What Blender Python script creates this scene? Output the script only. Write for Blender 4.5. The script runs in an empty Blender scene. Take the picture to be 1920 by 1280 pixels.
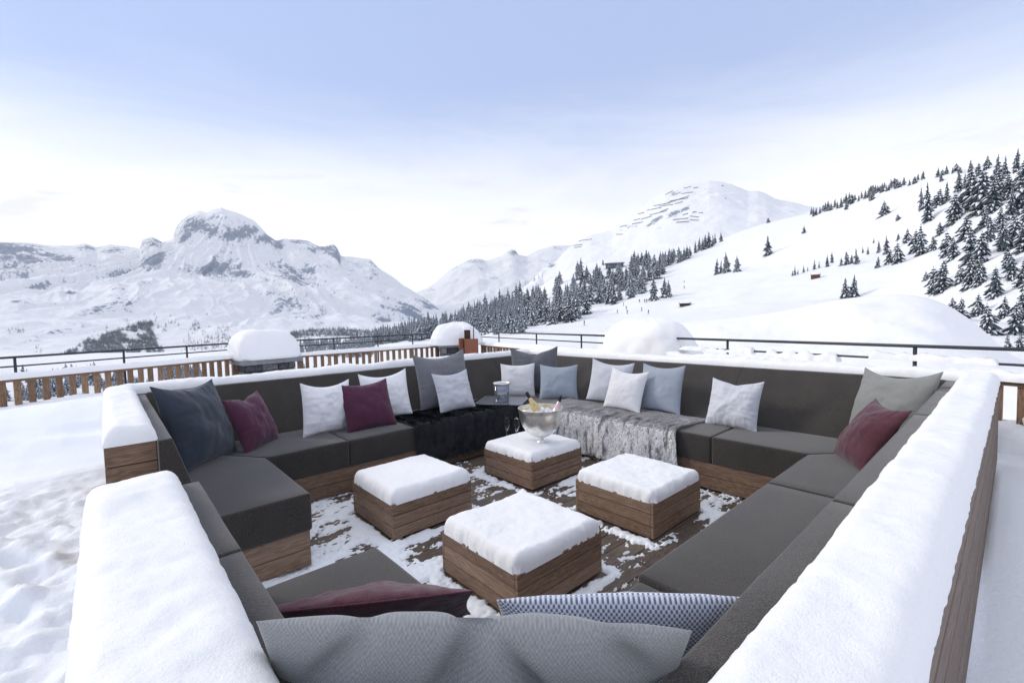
import bpy, bmesh, math, random
import numpy as np
from mathutils import Vector, Matrix
R = math.radians
rng = np.random.default_rng(7)
random.seed(7)
sc = bpy.context.scene
COL = sc.collection

# ------------------------------------------------------------------ camera maths
W0, H0, F0 = 1920, 1280, 852.49
YAW, PITCH, ROLL, HC = R(48.1305), R(3.0616), R(-1.4468), 1.4764
def _basis():
    f = np.array([math.cos(YAW)*math.cos(PITCH), math.sin(YAW)*math.cos(PITCH), -math.sin(PITCH)])
    r = np.array([math.sin(YAW), -math.cos(YAW), 0.0]); u = np.cross(r, f)
    return f, math.cos(ROLL)*r+math.sin(ROLL)*u, -math.sin(ROLL)*r+math.cos(ROLL)*u
BF, BR_, BU = _basis()
def ray(px, py):
    return BF+(px-W0/2)/F0*BR_-(py-H0/2)/F0*BU
def azel(px, py):
    d = ray(px, py)
    return math.atan2(d[1], d[0]), d[2]/math.hypot(d[0], d[1])
def to_px(P):
    d = np.asarray(P)-np.array([0, 0, HC]); z = np.maximum(d@BF, 1e-3)
    return W0/2+F0*(d@BR_)/z, H0/2-F0*(d@BU)/z

# ------------------------------------------------------------------ numpy noise
def _hash(i, j, k, seed):
    h = (i*374761393+j*668265263+k*2147483647*3+seed*1274126177) & 0xffffffff
    h = ((h ^ (h >> 13))*1274126177) & 0xffffffff
    h = (h ^ (h >> 16)) & 0xffffff
    return h/float(0xffffff)
def vnoise(x, y, z=0.0, seed=0):
    x, y, z = np.broadcast_arrays(np.asarray(x, float), np.asarray(y, float), np.asarray(z, float))
    i, j, k = np.floor(x).astype(np.int64), np.floor(y).astype(np.int64), np.floor(z).astype(np.int64)
    fx, fy, fz = x-i, y-j, z-k
    fx, fy, fz = [t*t*t*(t*(t*6-15)+10) for t in (fx, fy, fz)]
    out = 0
    for a in (0, 1):
        for b in (0, 1):
            for c in (0, 1):
                w = (fx if a else 1-fx)*(fy if b else 1-fy)*(fz if c else 1-fz)
                out = out+w*_hash(i+a, j+b, k+c, seed)
    return out*2-1
def fbm(x, y, z=0.0, oct=4, seed=0, gain=.5, lac=2.03):
    s, a, f = 0, 1.0, 1.0
    for o in range(oct):
        s = s+a*vnoise(np.asarray(x)*f, np.asarray(y)*f, np.asarray(z)*f, seed+o*17); a *= gain; f *= lac
    return s
def ridged(x, y, oct=5, seed=0):
    s, a, f = 0, 1.0, 1.0
    for o in range(oct):
        s = s+a*(1-2*np.abs(vnoise(x*f, y*f, 0.0, seed+o*31))); a *= .5; f *= 2.1
    return s

# ------------------------------------------------------------------ mesh helpers
def mesh_obj(name, verts, faces, mats, parent=None, smooth=True, mat_idx=None, uvs=None, attrs=None, fattrs=None):
    me = bpy.data.meshes.new(name)
    if isinstance(faces, np.ndarray):
        n, k = faces.shape
        me.vertices.add(len(verts)); me.vertices.foreach_set('co', np.asarray(verts, np.float32).ravel())
        me.loops.add(n*k); me.loops.foreach_set('vertex_index', faces.astype(np.int32).ravel())
        me.polygons.add(n); me.polygons.foreach_set('loop_start', np.arange(0, n*k, k, dtype=np.int32))
        me.polygons.foreach_set('loop_total', np.full(n, k, np.int32))
        me.update(calc_edges=True)
    else:
        me.from_pydata([tuple(v) for v in verts], [], faces)
    for m in (mats if isinstance(mats, (list, tuple)) else [mats]): me.materials.append(m)
    me.polygons.foreach_set('use_smooth', np.full(len(me.polygons), smooth))
    if mat_idx is not None: me.polygons.foreach_set('material_index', np.asarray(mat_idx, np.int32))
    if uvs is not None:
        uv = me.uv_layers.new(name='UVMap'); uv.data.foreach_set('uv', np.asarray(uvs, np.float32).ravel())
    for k_, v_ in (attrs or {}).items():
        a = me.attributes.new(k_, 'FLOAT', 'POINT'); a.data.foreach_set('value', np.asarray(v_, np.float32))
    for k_, v_ in (fattrs or {}).items():
        a = me.attributes.new(k_, 'FLOAT', 'FACE'); a.data.foreach_set('value', np.asarray(v_, np.float32))
    me.validate(); me.update()
    o = bpy.data.objects.new(name, me); COL.objects.link(o)
    if parent is not None: o.parent = parent
    return o
def empty(name, loc=(0, 0, 0), rot=(0, 0, 0)):
    o = bpy.data.objects.new(name, None); COL.objects.link(o); o.empty_display_size = .1
    o.location = loc; o.rotation_euler = rot
    return o
def tag(o, label=None, cat=None, group=None, kind=None):
    if label: o['label'] = label
    if cat: o['category'] = cat
    if group: o['group'] = group
    if kind: o['kind'] = kind
    return o
def copy_tree(o, parent=None):
    c = o.copy(); COL.objects.link(c)
    if parent is not None: c.parent = parent
    for ch in [x for x in bpy.data.objects if x.parent == o]: copy_tree(ch, c)
    return c
def grid_faces(n, m, wrap=False):
    """n rows x m columns of vertices -> quads"""
    i = np.arange(n-1)[:, None]; j = np.arange(m if wrap else m-1)[None, :]
    a = i*m+j; b = i*m+(j+1) % m; c = (i+1)*m+(j+1) % m; d = (i+1)*m+j
    return np.stack([a, b, c, d], -1).reshape(-1, 4)
def bevel(o, w=.002, seg=2):
    m = o.modifiers.new('bevel', 'BEVEL'); m.width = w; m.segments = seg; m.limit_method = 'ANGLE'; m.angle_limit = R(35)
    return o
class MB:
    """collects boards, boxes, tubes into one mesh with grain UVs"""
    def __init__(s): s.v = []; s.f = []; s.uv = []; s.r = []
    def hexa(s, c8, axis=0, rnd=None):
        c8 = np.asarray(c8, float); b = len(s.v); s.v += [tuple(p) for p in c8]
        if rnd is None: rnd = random.random()
        off = rnd*37.0
        F = [(0, 3, 2, 1), (4, 5, 6, 7), (0, 1, 5, 4), (1, 2, 6, 5), (2, 3, 7, 6), (3, 0, 4, 7)]
        for f in F:
            s.f.append(tuple(b+i for i in f)); s.r.append(rnd)
            P = c8[list(f)]
            others = [a for a in range(3) if a != axis]
            ext = P.max(0)-P.min(0)
            o = max(others, key=lambda a: ext[a])
            for p in P: s.uv.append((p[axis]+off, p[o]+rnd*11))
    def box(s, x0, x1, y0, y1, z0, z1, axis=0, rnd=None):
        s.hexa([(x0, y0, z0), (x1, y0, z0), (x1, y1, z0), (x0, y1, z0), (x0, y0, z1), (x1, y0, z1), (x1, y1, z1), (x0, y1, z1)], axis, rnd)
    def beam(s, p0, p1, w, h, rnd=None):
        p0, p1 = Vector(p0), Vector(p1); d = (p1-p0).normalized()
        up = Vector((0, 0, 1)) if abs(d.z) < .9 else Vector((1, 0, 0))
        a = d.cross(up).normalized()*w/2; u = a.cross(d).normalized()*h/2
        c = [p0-a-u, p1-a-u, p1+a-u, p0+a-u, p0-a+u, p1-a+u, p1+a+u, p0+a+u]
        b = len(s.v); s.v += [tuple(x) for x in c]
        if rnd is None: rnd = random.random()
        L = (p1-p0).length
        F = [(0, 3, 2, 1), (4, 5, 6, 7), (0, 1, 5, 4), (1, 2, 6, 5), (2, 3, 7, 6), (3, 0, 4, 7)]
        uu = [0, L, L, 0, 0, L, L, 0]; vv = [0, 0, w, w, h, h, w+h, w+h]
        for f in F:
            s.f.append(tuple(b+i for i in f)); s.r.append(rnd)
            for i in f: s.uv.append((uu[i]+rnd*37, vv[i]+rnd*11))
    def tube(s, pts, rad, n=8, cap=True):
        pts = [Vector(p) for p in pts]; b = len(s.v); rr = rad if isinstance(rad, (list, tuple)) else [rad]*len(pts)
        for i, p in enumerate(pts):
            d = ((pts[min(i+1, len(pts)-1)]-pts[max(i-1, 0)])).normalized()
            up = Vector((0, 0, 1)) if abs(d.z) < .95 else Vector((1, 0, 0))
            a = d.cross(up).normalized(); u = a.cross(d)
            for k in range(n):
                t = 2*math.pi*k/n; s.v.append(tuple(p+(a*math.cos(t)+u*math.sin(t))*rr[i]))
        for i in range(len(pts)-1):
            for k in range(n):
                s.f.append((b+i*n+k, b+i*n+(k+1) % n, b+(i+1)*n+(k+1) % n, b+(i+1)*n+k)); s.r.append(.5)
                s.uv += [(0, 0)]*4
        if cap:
            s.f.append(tuple(b+k for k in range(n))[::-1]); s.uv += [(0, 0)]*n; s.r.append(.5)
            e = b+(len(pts)-1)*n; s.f.append(tuple(e+k for k in range(n))); s.uv += [(0, 0)]*n; s.r.append(.5)
    def build(s, name, mat, parent=None, smooth=False, bev=0):
        o = mesh_obj(name, s.v, s.f, mat, parent, smooth=smooth, uvs=s.uv, fattrs={'rnd': s.r})
        if bev: bevel(o, bev)
        return o
def lathe(prof, n=40, center=(0, 0, 0)):
    v = []; f = []
    for (r, z) in prof:
        for k in range(n):
            t = 2*math.pi*k/n; v.append((center[0]+r*math.cos(t), center[1]+r*math.sin(t), center[2]+z))
    f = grid_faces(len(prof), n, True).tolist()
    return v, f
def rhex(c8, r=.018, n=(10, 10, 6), puff=.0, seed=0, amp=.0):
    """soft cushion: rounded box bent into the eight given corners (order as in MB.hexa)"""
    c8 = np.asarray(c8, float)
    L = np.array([np.linalg.norm(c8[1]-c8[0]), np.linalg.norm(c8[3]-c8[0]), np.linalg.norm(c8[4]-c8[0])])
    L = np.maximum(L, 2.2*r)
    def ts(l, k):
        e = np.array([0, .25, .5, .75])*r
        return np.concatenate([e, np.linspace(r, l-r, k), l-e[::-1]])
    T = [ts(L[i], n[i]) for i in range(3)]
    verts = {}; V = []; F = []
    def vid(i, j, k):
        key = (i, j, k)
        if key not in verts: verts[key] = len(V); V.append((T[0][i], T[1][j], T[2][k]))
        return verts[key]
    N = [len(t) for t in T]
    for k, fl in ((0, 1), (N[2]-1, 0)):
        for i in range(N[0]-1):
            for j in range(N[1]-1):
                q = [vid(i, j, k), vid(i+1, j, k), vid(i+1, j+1, k), vid(i, j+1, k)]
                F.append(q[::-1] if fl else q)
    for j, fl in ((0, 0), (N[1]-1, 1)):
        for i in range(N[0]-1):
            for k in range(N[2]-1):
                q = [vid(i, j, k), vid(i+1, j, k), vid(i+1, j, k+1), vid(i, j, k+1)]
                F.append(q[::-1] if fl else q)
    for i, fl in ((0, 1), (N[0]-1, 0)):
        for j in range(N[1]-1):
            for k in range(N[2]-1):
                q = [vid(i, j, k), vid(i, j+1, k), vid(i, j+1, k+1), vid(i, j, k+1)]
                F.append(q[::-1] if fl else q)
    P = np.array(V); Q = np.clip(P, r, L-r); D = P-Q; dn = np.linalg.norm(D, axis=1)
    m = dn > 1e-9; nrm = np.zeros_like(P); nrm[m] = D[m]/dn[m][:, None]
    P = Q+nrm*r
    t = P/L
    bump = 1.0
    if puff:
        s = np.sin(np.clip(t, 0, 1)*math.pi)**.5
        P = P+nrm*puff*(np.where(np.abs(nrm[:, :1]) > .5, s[:, 1:2]*s[:, 2:3], np.where(np.abs(nrm[:, 1:2]) > .5, s[:, :1]*s[:, 2:3], s[:, :1]*s[:, 1:2])))
    t = P/L; x, y, z = t[:, 0:1], t[:, 1:2], t[:, 2:3]
    O = (c8[0]*(1-x)*(1-y)*(1-z)+c8[1]*x*(1-y)*(1-z)+c8[2]*x*y*(1-z)+c8[3]*(1-x)*y*(1-z)+c8[4]*(1-x)*(1-y)*z+c8[5]*x*(1-y)*z+c8[6]*x*y*z+c8[7]*(1-x)*y*z)
    if amp: O[:, 2] += amp*fbm(O[:, 0]*4, O[:, 1]*4, O[:, 2]*4, 3, seed)
    return O, np.array(F)

# ------------------------------------------------------------------ materials
def new_mat(name):
    m = bpy.data.materials.new(name); m.use_nodes = True
    nt = m.node_tree; b = nt.nodes['Principled BSDF']
    return m, nt, b
def N(nt, t, **kw):
    n = nt.nodes.new(t)
    for k, v in kw.items():
        if k in n.inputs: n.inputs[k].default_value = v
        else: setattr(n, k, v)
    return n
def L(nt, a, b): nt.links.new(a, b)
def noise_n(nt, vec, scale, detail=4, rough=.5, dist=0):
    n = N(nt, 'ShaderNodeTexNoise'); n.inputs['Scale'].default_value = scale; n.inputs['Detail'].default_value = detail
    n.inputs['Roughness'].default_value = rough; n.inputs['Distortion'].default_value = dist
    L(nt, vec, n.inputs['Vector']); return n.outputs['Fac']
def ramp(nt, fac, stops):
    r = N(nt, 'ShaderNodeValToRGB'); e = r.color_ramp.elements
    while len(e) > len(stops): e.remove(e[-1])
    while len(e) < len(stops): e.new(.5)
    for x, (p, c) in zip(e, stops): x.position = p; x.color = (c[0], c[1], c[2], 1)
    L(nt, fac, r.inputs[0]); return r.outputs[0]
def math_n(nt, op, a, b=None, clamp=False):
    m = N(nt, 'ShaderNodeMath', operation=op, use_clamp=clamp)
    for i, v in enumerate((a, b)):
        if v is None: continue
        if isinstance(v, (int, float)): m.inputs[i].default_value = v
        else: L(nt, v, m.inputs[i])
    return m.outputs[0]
def mix_c(nt, fac, a, b):
    m = N(nt, 'ShaderNodeMix', data_type='RGBA')
    for s, v in ((0, fac), (6, a), (7, b)):
        if isinstance(v, (int, float)): m.inputs[s].default_value = v
        elif isinstance(v, (tuple, list)): m.inputs[s].default_value = (v[0], v[1], v[2], 1)
        else: L(nt, v, m.inputs[s])
    return m.outputs[2]
def bump_n(nt, b, h, strength=.3, dist=.01, prev=None):
    n = N(nt, 'ShaderNodeBump'); n.inputs['Strength'].default_value = strength; n.inputs['Distance'].default_value = dist
    L(nt, h, n.inputs['Height'])
    if prev is not None: L(nt, prev, n.inputs['Normal'])
    L(nt, n.outputs[0], b.inputs['Normal']); return n.outputs[0]
def objco(nt): return N(nt, 'ShaderNodeTexCoord').outputs['Object']
def uvco(nt): return N(nt, 'ShaderNodeTexCoord').outputs['UV']
def mapping(nt, vec, scale=(1, 1, 1), rot=(0, 0, 0)):
    m = N(nt, 'ShaderNodeMapping'); m.inputs['Scale'].default_value = scale; m.inputs['Rotation'].default_value = rot
    L(nt, vec, m.inputs['Vector']); return m.outputs[0]

def snow_mat(name, grain=.95, lumps=.5, sss=.0):
    m, nt, b = new_mat(name); co = N(nt, 'ShaderNodeNewGeometry').outputs['Position']
    b.inputs['Base Color'].default_value = (.88, .885, .9, 1); b.inputs['Roughness'].default_value = .75
    b.inputs['Specular IOR Level'].default_value = .25
    n1 = noise_n(nt, co, 240, 3, .65); n2 = noise_n(nt, co, 50, 5, .65)
    p = bump_n(nt, b, n2, lumps, .006); bump_n(nt, b, n1, grain, .002, p)
    c = ramp(nt, noise_n(nt, co, 900, 1, .5), [(.35, (.86, .855, .86)), (.6, (.92, .915, .912))]); L(nt, c, b.inputs['Base Color'])
    return m
SNOW = snow_mat('fresh_snow')
SNOWG = snow_mat('trodden_snow', .6, .6)
_r = [n for n in SNOWG.node_tree.nodes if n.type == 'VALTORGB'][0].color_ramp.elements; _r[0].color = (.83, .86, .91, 1); _r[1].color = (.88, .905, .94, 1)

def wood_mat(name, c1, c2, c3, rough=.6):
    m, nt, b = new_mat(name); uv = uvco(nt)
    rnd = N(nt, 'ShaderNodeAttribute', attribute_name='rnd').outputs['Fac']
    v = mapping(nt, uv, (1.6, 26, 1))
    n1 = noise_n(nt, v, 3.2, 5, .55, 1.6)
    v2 = mapping(nt, uv, (5, 160, 1)); n2 = noise_n(nt, v2, 3, 3, .6, .4)
    v3 = mapping(nt, uv, (.9, 5, 1)); n3 = noise_n(nt, v3, 2.0, 2, .5, 2.5)
    wv = N(nt, 'ShaderNodeMath', operation='SINE'); L(nt, math_n(nt, 'MULTIPLY', n3, 55), wv.inputs[0])
    f = math_n(nt, 'ADD', math_n(nt, 'MULTIPLY', n1, .75), math_n(nt, 'MULTIPLY', wv.outputs[0], .07))
    f = math_n(nt, 'ADD', f, math_n(nt, 'MULTIPLY', math_n(nt, 'SUBTRACT', n2, .5), .35))
    f = math_n(nt, 'ADD', f, math_n(nt, 'MULTIPLY', math_n(nt, 'SUBTRACT', rnd, .4), .22))
    c = ramp(nt, f, [(.2, c1), (.45, c2), (.75, c3)]); L(nt, c, b.inputs['Base Color'])
    b.inputs['Roughness'].default_value = rough; b.inputs['Specular IOR Level'].default_value = .3
    bump_n(nt, b, math_n(nt, 'ADD', n2, n1), .35, .0015)
    return m
WOOD = wood_mat('brown_oiled_wood', (.125, .076, .049), (.235, .15, .10), (.35, .245, .175))
WOODW = wood_mat('weathered_grey_wood', (.09, .06, .045), (.17, .12, .09), (.27, .2, .15))
DECKW = wood_mat('deck_wood', (.06, .046, .037), (.14, .108, .085), (.24, .195, .16))
FENCEW = wood_mat('larch_wood', (.13, .075, .045), (.27, .165, .10), (.42, .28, .18))
CORTEN = wood_mat('rusty_brown_panel', (.16, .06, .035), (.24, .09, .05), (.3, .12, .07))

def fabric(name, col, col2=None, scale=420, rough=.95, bumps=.25, sheen=.3, fold=0):
    m, nt, b = new_mat(name); co = objco(nt)
    col2 = col2 or tuple(min(1, c*1.25) for c in col)
    n = noise_n(nt, co, scale, 2, .6); n2 = noise_n(nt, co, 6, 3, .5)
    f = math_n(nt, 'ADD', math_n(nt, 'MULTIPLY', n, 1.0), math_n(nt, 'MULTIPLY', math_n(nt, 'SUBTRACT', n2, .5), .12))
    L(nt, ramp(nt, f, [(.38, col), (.62, col2)]), b.inputs['Base Color'])
    b.inputs['Roughness'].default_value = rough; b.inputs['Specular IOR Level'].default_value = .2
    b.inputs['Sheen Weight'].default_value = sheen; b.inputs['Sheen Roughness'].default_value = .5
    p = bump_n(nt, b, n, bumps, .002)
    return m
CUSH = fabric('charcoal_melange_fabric', (.010, .0085, .0075), (.070, .060, .053), 380, sheen=.35, bumps=.6)
P_NAVY = fabric('dark_slate_cotton', (.030, .040, .055), (.045, .056, .075), sheen=.3)
P_MAR = fabric('plum_wool', (.060, .016, .038), (.105, .032, .066), 300, sheen=.25, bumps=.5)
P_MAR2 = fabric('maroon_wool', (.062, .018, .028), (.105, .036, .048), 300, sheen=.25, bumps=.5)
P_WHITE = fabric('white_cotton', (.80, .80, .83), (.86, .86, .88), sheen=.1)
P_OFF = fabric('offwhite_cotton', (.66, .655, .67), (.73, .725, .735), sheen=.1)
P_LIGHT = fabric('pale_grey_cotton', (.52, .53, .57), (.59, .60, .64), sheen=.1)
P_BLUE = fabric('blue_grey_cotton', (.29, .325, .385), (.34, .38, .44), sheen=.1)
P_GREY = fabric('mid_grey_velvet', (.15, .155, .175), (.20, .205, .225), sheen=.4)
P_GREYD = fabric('slate_grey_velvet', (.10, .105, .12), (.14, .145, .165), sheen=.4)
P_SAGE = fabric('sage_grey_linen', (.20, .205, .195), (.26, .265, .25), sheen=.2)
def weave(name, c1, c2, n, dots=False):
    m, nt, b = new_mat(name); uv = uvco(nt)
    sx = N(nt, 'ShaderNodeSeparateXYZ'); L(nt, uv, sx.inputs[0])
    def wave(o, ph=0.0):
        s = N(nt, 'ShaderNodeMath', operation='SINE'); L(nt, math_n(nt, 'ADD', math_n(nt, 'MULTIPLY', o, n*math.pi), ph), s.inputs[0]); return s.outputs[0]
    a, c = wave(sx.outputs[0]), wave(sx.outputs[1]); pr = math_n(nt, 'MULTIPLY', a, c)
    nz = noise_n(nt, uv, n*.9, 1, .5)
    if dots:
        f = math_n(nt, 'ADD', math_n(nt, 'MULTIPLY', pr, 1.1), math_n(nt, 'MULTIPLY', math_n(nt, 'SUBTRACT', nz, .5), .5))
        col = ramp(nt, math_n(nt, 'ADD', math_n(nt, 'MULTIPLY', f, .5), .5), [(.30, c1), (.62, c2)])
    else:
        f = math_n(nt, 'ADD', math_n(nt, 'MULTIPLY', pr, .32), math_n(nt, 'MULTIPLY', math_n(nt, 'SUBTRACT', nz, .5), 1.5))
        col = ramp(nt, math_n(nt, 'ADD', math_n(nt, 'MULTIPLY', f, .5), .5), [(.25, c1), (.75, c2)])
    L(nt, col, b.inputs['Base Color']); b.inputs['Roughness'].default_value = .95; b.inputs['Specular IOR Level'].default_value = .2
    b.inputs['Sheen Weight'].default_value = .15
    bump_n(nt, b, nz if not dots else pr, .3, .0015)
    return m
P_WOVEN = weave('grey_basket_weave', (.215, .222, .23), (.33, .34, .345), 196)
P_DOTS = weave('blue_white_dotted_weave', (.15, .19, .31), (.74, .75, .80), 104, True)

def simple(name, col, rough=.5, metal=0.0, bump=None, **kw):
    m, nt, b = new_mat(name); b.inputs['Base Color'].default_value = (*col, 1)
    b.inputs['Roughness'].default_value = rough; b.inputs['Metallic'].default_value = metal
    for k, v in kw.items(): b.inputs[k.replace('_', ' ')].default_value = v
    co = objco(nt)
    n = noise_n(nt, co, bump[0] if bump else 60, 3, .5)
    c = ramp(nt, n, [(.3, tuple(x*.85 for x in col)), (.7, tuple(min(1, x*1.12) for x in col))]); L(nt, c, b.inputs['Base Color'])
    if bump: bump_n(nt, b, n, bump[1], bump[2])
    return m
BLACKM = simple('dark_painted_steel', (.035, .04, .045), .45, .3)
DARK = simple('dark_underside', (.02, .018, .016), .9)
SILVER = simple('hammered_silver', (.86, .85, .82), .33, 1.0, bump=(28, .25, .004))
GOLDIN = simple('warm_silver_lining', (.82, .74, .58), .3, 1.0)
TRAYM = simple('polished_grey_tray', (.34, .35, .37), .22, .6, bump=(18, .08, .002))
FOIL = simple('black_bottle_foil', (.015, .016, .02), .35, .2)
GOLDB = simple('golden_bottle_glass', (.62, .47, .2), .15, .1, Coat_Weight=.6)
PINKB = simple('pink_bottle_glass', (.66, .48, .5), .15, .0, Coat_Weight=.6)
BADGE = simple('bottle_emblem', (.10, .08, .05), .4, .5)
LABELP = simple('pale_bottle_label', (.70, .66, .60), .6)
WAX = simple('candle_wax', (.45, .25, .2), .5, Subsurface_Weight=.0)
STONE_S = simple('grey_capstone', (.22, .225, .235), .7, bump=(14, .3, .01))
ICE = simple('ice_lumps', (.82, .84, .87), .12, bump=(40, .4, .01))
def glass_mat():
    m, nt, b = new_mat('clear_glass'); b.inputs['Base Color'].default_value = (.96, .98, 1, 1)
    b.inputs['Roughness'].default_value = .02; b.inputs['Transmission Weight'].default_value = 1; b.inputs['IOR'].default_value = 1.2
    return m
GLASS = glass_mat()
def smoke_glass():
    m, nt, b = new_mat('smoked_glass'); b.inputs['Base Color'].default_value = (.62, .66, .74, 1)
    b.inputs['Roughness'].default_value = .06; b.inputs['Transmission Weight'].default_value = .8; b.inputs['IOR'].default_value = 1.35
    b.inputs['Metallic'].default_value = .2
    return m
SMOKE = smoke_glass()
def stone_wall():
    m, nt, b = new_mat('rough_slate_masonry'); rnd = N(nt, 'ShaderNodeAttribute', attribute_name='rnd').outputs['Fac']
    co = objco(nt); n = noise_n(nt, co, 22, 5, .65)
    f = math_n(nt, 'ADD', math_n(nt, 'MULTIPLY', n, .6), math_n(nt, 'MULTIPLY', rnd, .4))
    L(nt, ramp(nt, f, [(.3, (.05, .05, .058)), (.5, (.13, .125, .13)), (.75, (.28, .27, .27))]), b.inputs['Base Color'])
    b.inputs['Roughness'].default_value = .9; bump_n(nt, b, n, .8, .02); return m
MASON = stone_wall()

# ------------------------------------------------------------------ snow builders
def quarter(Rr, n=6):
    return [Rr*(1-math.cos(k*math.pi/2/n)) for k in range(n+1)]
def prof(d, Rr, p=2.3):
    t = np.clip(d/Rr, 0, 1)
    return (1-(1-t)**p)**(1/p)
def snow_slab(name, x0, x1, y0, y1, z0, t, Rr, parent=None, step=.012, seed=0, rc=.06, rag=.004, lump=.006, mat=None, peak=None):
    def axis(a, b):
        q = np.array(quarter(Rr, 7)); n = max(2, int((b-a-2*Rr)/step))
        return np.concatenate([a+q[:-1], np.linspace(a+Rr, b-Rr, n), b-q[:-1][::-1]])
    X, Y = axis(x0, x1), axis(y0, y1); xx, yy = np.meshgrid(X, Y, indexing='ij')
    dx = np.minimum(xx-x0, x1-xx); dy = np.minimum(yy-y0, y1-yy)
    cx, cy = np.maximum(rc-dx, 0), np.maximum(rc-dy, 0)
    d = np.where((cx > 0) & (cy > 0), rc-np.hypot(cx, cy), np.minimum(dx, dy))
    e = fbm(xx*30, yy*30, 0, 4, seed)*rag*.8
    h = prof(np.maximum(d, 0), Rr)
    z = z0+t*h+h*(fbm(xx*4, yy*4, 0, 3, seed+5)*lump+fbm(xx*38, yy*38, 0, 3, seed+9)*lump*.22)+(1-h)*e*.8-.009*(1-h)
    hyp = np.hypot(cx, cy); over = (cx > 0) & (cy > 0) & (hyp > rc)
    kk = np.where(over, rc/np.maximum(hyp, 1e-6), 1)
    sx_ = np.where(xx-x0 < x1-xx, 1, -1); sy_ = np.where(yy-y0 < y1-yy, 1, -1)
    xx = np.where(over, xx+sx_*(cx-cx*kk), xx); yy = np.where(over, yy+sy_*(cy-cy*kk), yy); d = np.maximum(d, 0)
    if peak: z += peak[2]*np.exp(-((xx-peak[0])**2+(yy-peak[1])**2)/peak[3]**2)
    # push the rim in and out a little
    gx = np.where(xx-x0 < x1-xx, -1, 1)*(dx < Rr*.5); gy = np.where(yy-y0 < y1-yy, -1, 1)*(dy < Rr*.5)
    k = (1-np.clip(d/Rr, 0, 1))
    xx2 = xx+gx*e*k; yy2 = yy+gy*e*k
    n, m = xx.shape
    V = np.stack([xx2, yy2, z], -1).reshape(-1, 3)
    return mesh_obj(name, V, grid_faces(n, m), mat or SNOW, parent)
def sweep_snow(name, path, hw, z0, t, Rr, seed, parent, step=.02, lump=.01, rag=.007, ends=(1, 1), mat=None, lumpy=0.0, zs=None):
    """snow lying along a wall top: rounded profile swept along a plan path (corner points, rounded)"""
    path = [np.array(p, float) for p in path]; pts = []
    for i, p in enumerate(path):
        if 0 < i < len(path)-1:
            a = p-path[i-1]; b = path[i+1]-p; a /= np.linalg.norm(a); b /= np.linalg.norm(b)
            cr = hw*1.02; p0, p1 = p-a*cr, p+b*cr
            for k in range(9):
                u = k/8; pts.append((1-u)**2*p0+2*u*(1-u)*p+u*u*p1)
        else: pts.append(p)
    P = [pts[0]]
    for q in pts[1:]:
        Ls = np.linalg.norm(q-P[-1]); n = max(1, int(round(Ls/step)))
        a0 = P[-1]
        for k in range(1, n+1): P.append(a0+(q-a0)*k/n)
    P = np.array(P); s = np.concatenate([[0], np.cumsum(np.linalg.norm(np.diff(P, axis=0), axis=1))]); Lt = s[-1]
    qs = np.array(quarter(Rr, 7))
    base = np.arange(Rr, Lt-Rr, step)
    S = np.concatenate([qs[:-1] if ends[0] else [0], base, (Lt-qs[:-1][::-1]) if ends[1] else [Lt]])
    C = np.stack([np.interp(S, s, P[:, 0]), np.interp(S, s, P[:, 1])], -1)
    T = np.gradient(C, axis=0); T /= np.maximum(np.linalg.norm(T, axis=1), 1e-9)[:, None]
    Nn = np.stack([-T[:, 1], T[:, 0]], -1)
    q = np.array(quarter(Rr, 7)); nin = max(3, int((2*hw-2*Rr)/max(step*.7, .01)))
    D = np.concatenate([-hw+q[:-1], np.linspace(-hw+Rr, hw-Rr, nin), hw-q[:-1][::-1]])
    Z0 = np.interp(S, s, np.interp(s, np.linspace(0, Lt, len(zs)), zs)) if zs is not None else np.full(len(S), z0)
    dd = hw-np.abs(D)[None, :]+0*S[:, None]
    es = np.full(len(S), 9.0)
    if ends[0]: es = np.minimum(es, S)
    if ends[1]: es = np.minimum(es, Lt-S)
    xx = C[:, :1]+Nn[:, :1]*D[None, :]; yy = C[:, 1:]+Nn[:, 1:]*D[None, :]
    e = (fbm(xx*9, yy*9, 0, 2, seed)*.35+fbm(xx*34, yy*34, 0, 3, seed)*.3)*rag
    h = prof(dd, Rr)*prof(es[:, None], Rr*.8)
    tt = t*(1+lumpy*fbm(S*3.1, S*0+seed, 0, 4, seed+2))[:, None]
    z = Z0[:, None]+tt*h+h*(fbm(xx*3.5, yy*3.5, 0, 3, seed+5)*lump+fbm(xx*30, yy*30, 0, 3, seed+9)*lump*.2)
    if lumpy: z += h*lumpy*t*.5*fbm(xx*14, yy*14, 0, 4, seed+11)
    k = (1-np.clip(dd/Rr, 0, 1))**1.5*np.sign(D)[None, :]
    w = (e+ (lumpy*.5*hw*fbm(xx*9, yy*9, 0, 3, seed+21) if lumpy else 0))*k
    xx = xx+Nn[:, :1]*w; yy = yy+Nn[:, 1:]*w
    V = np.stack([xx, yy, z], -1).reshape(-1, 3)
    return mesh_obj(name, V, grid_faces(*xx.shape), mat or SNOW, parent)
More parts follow.
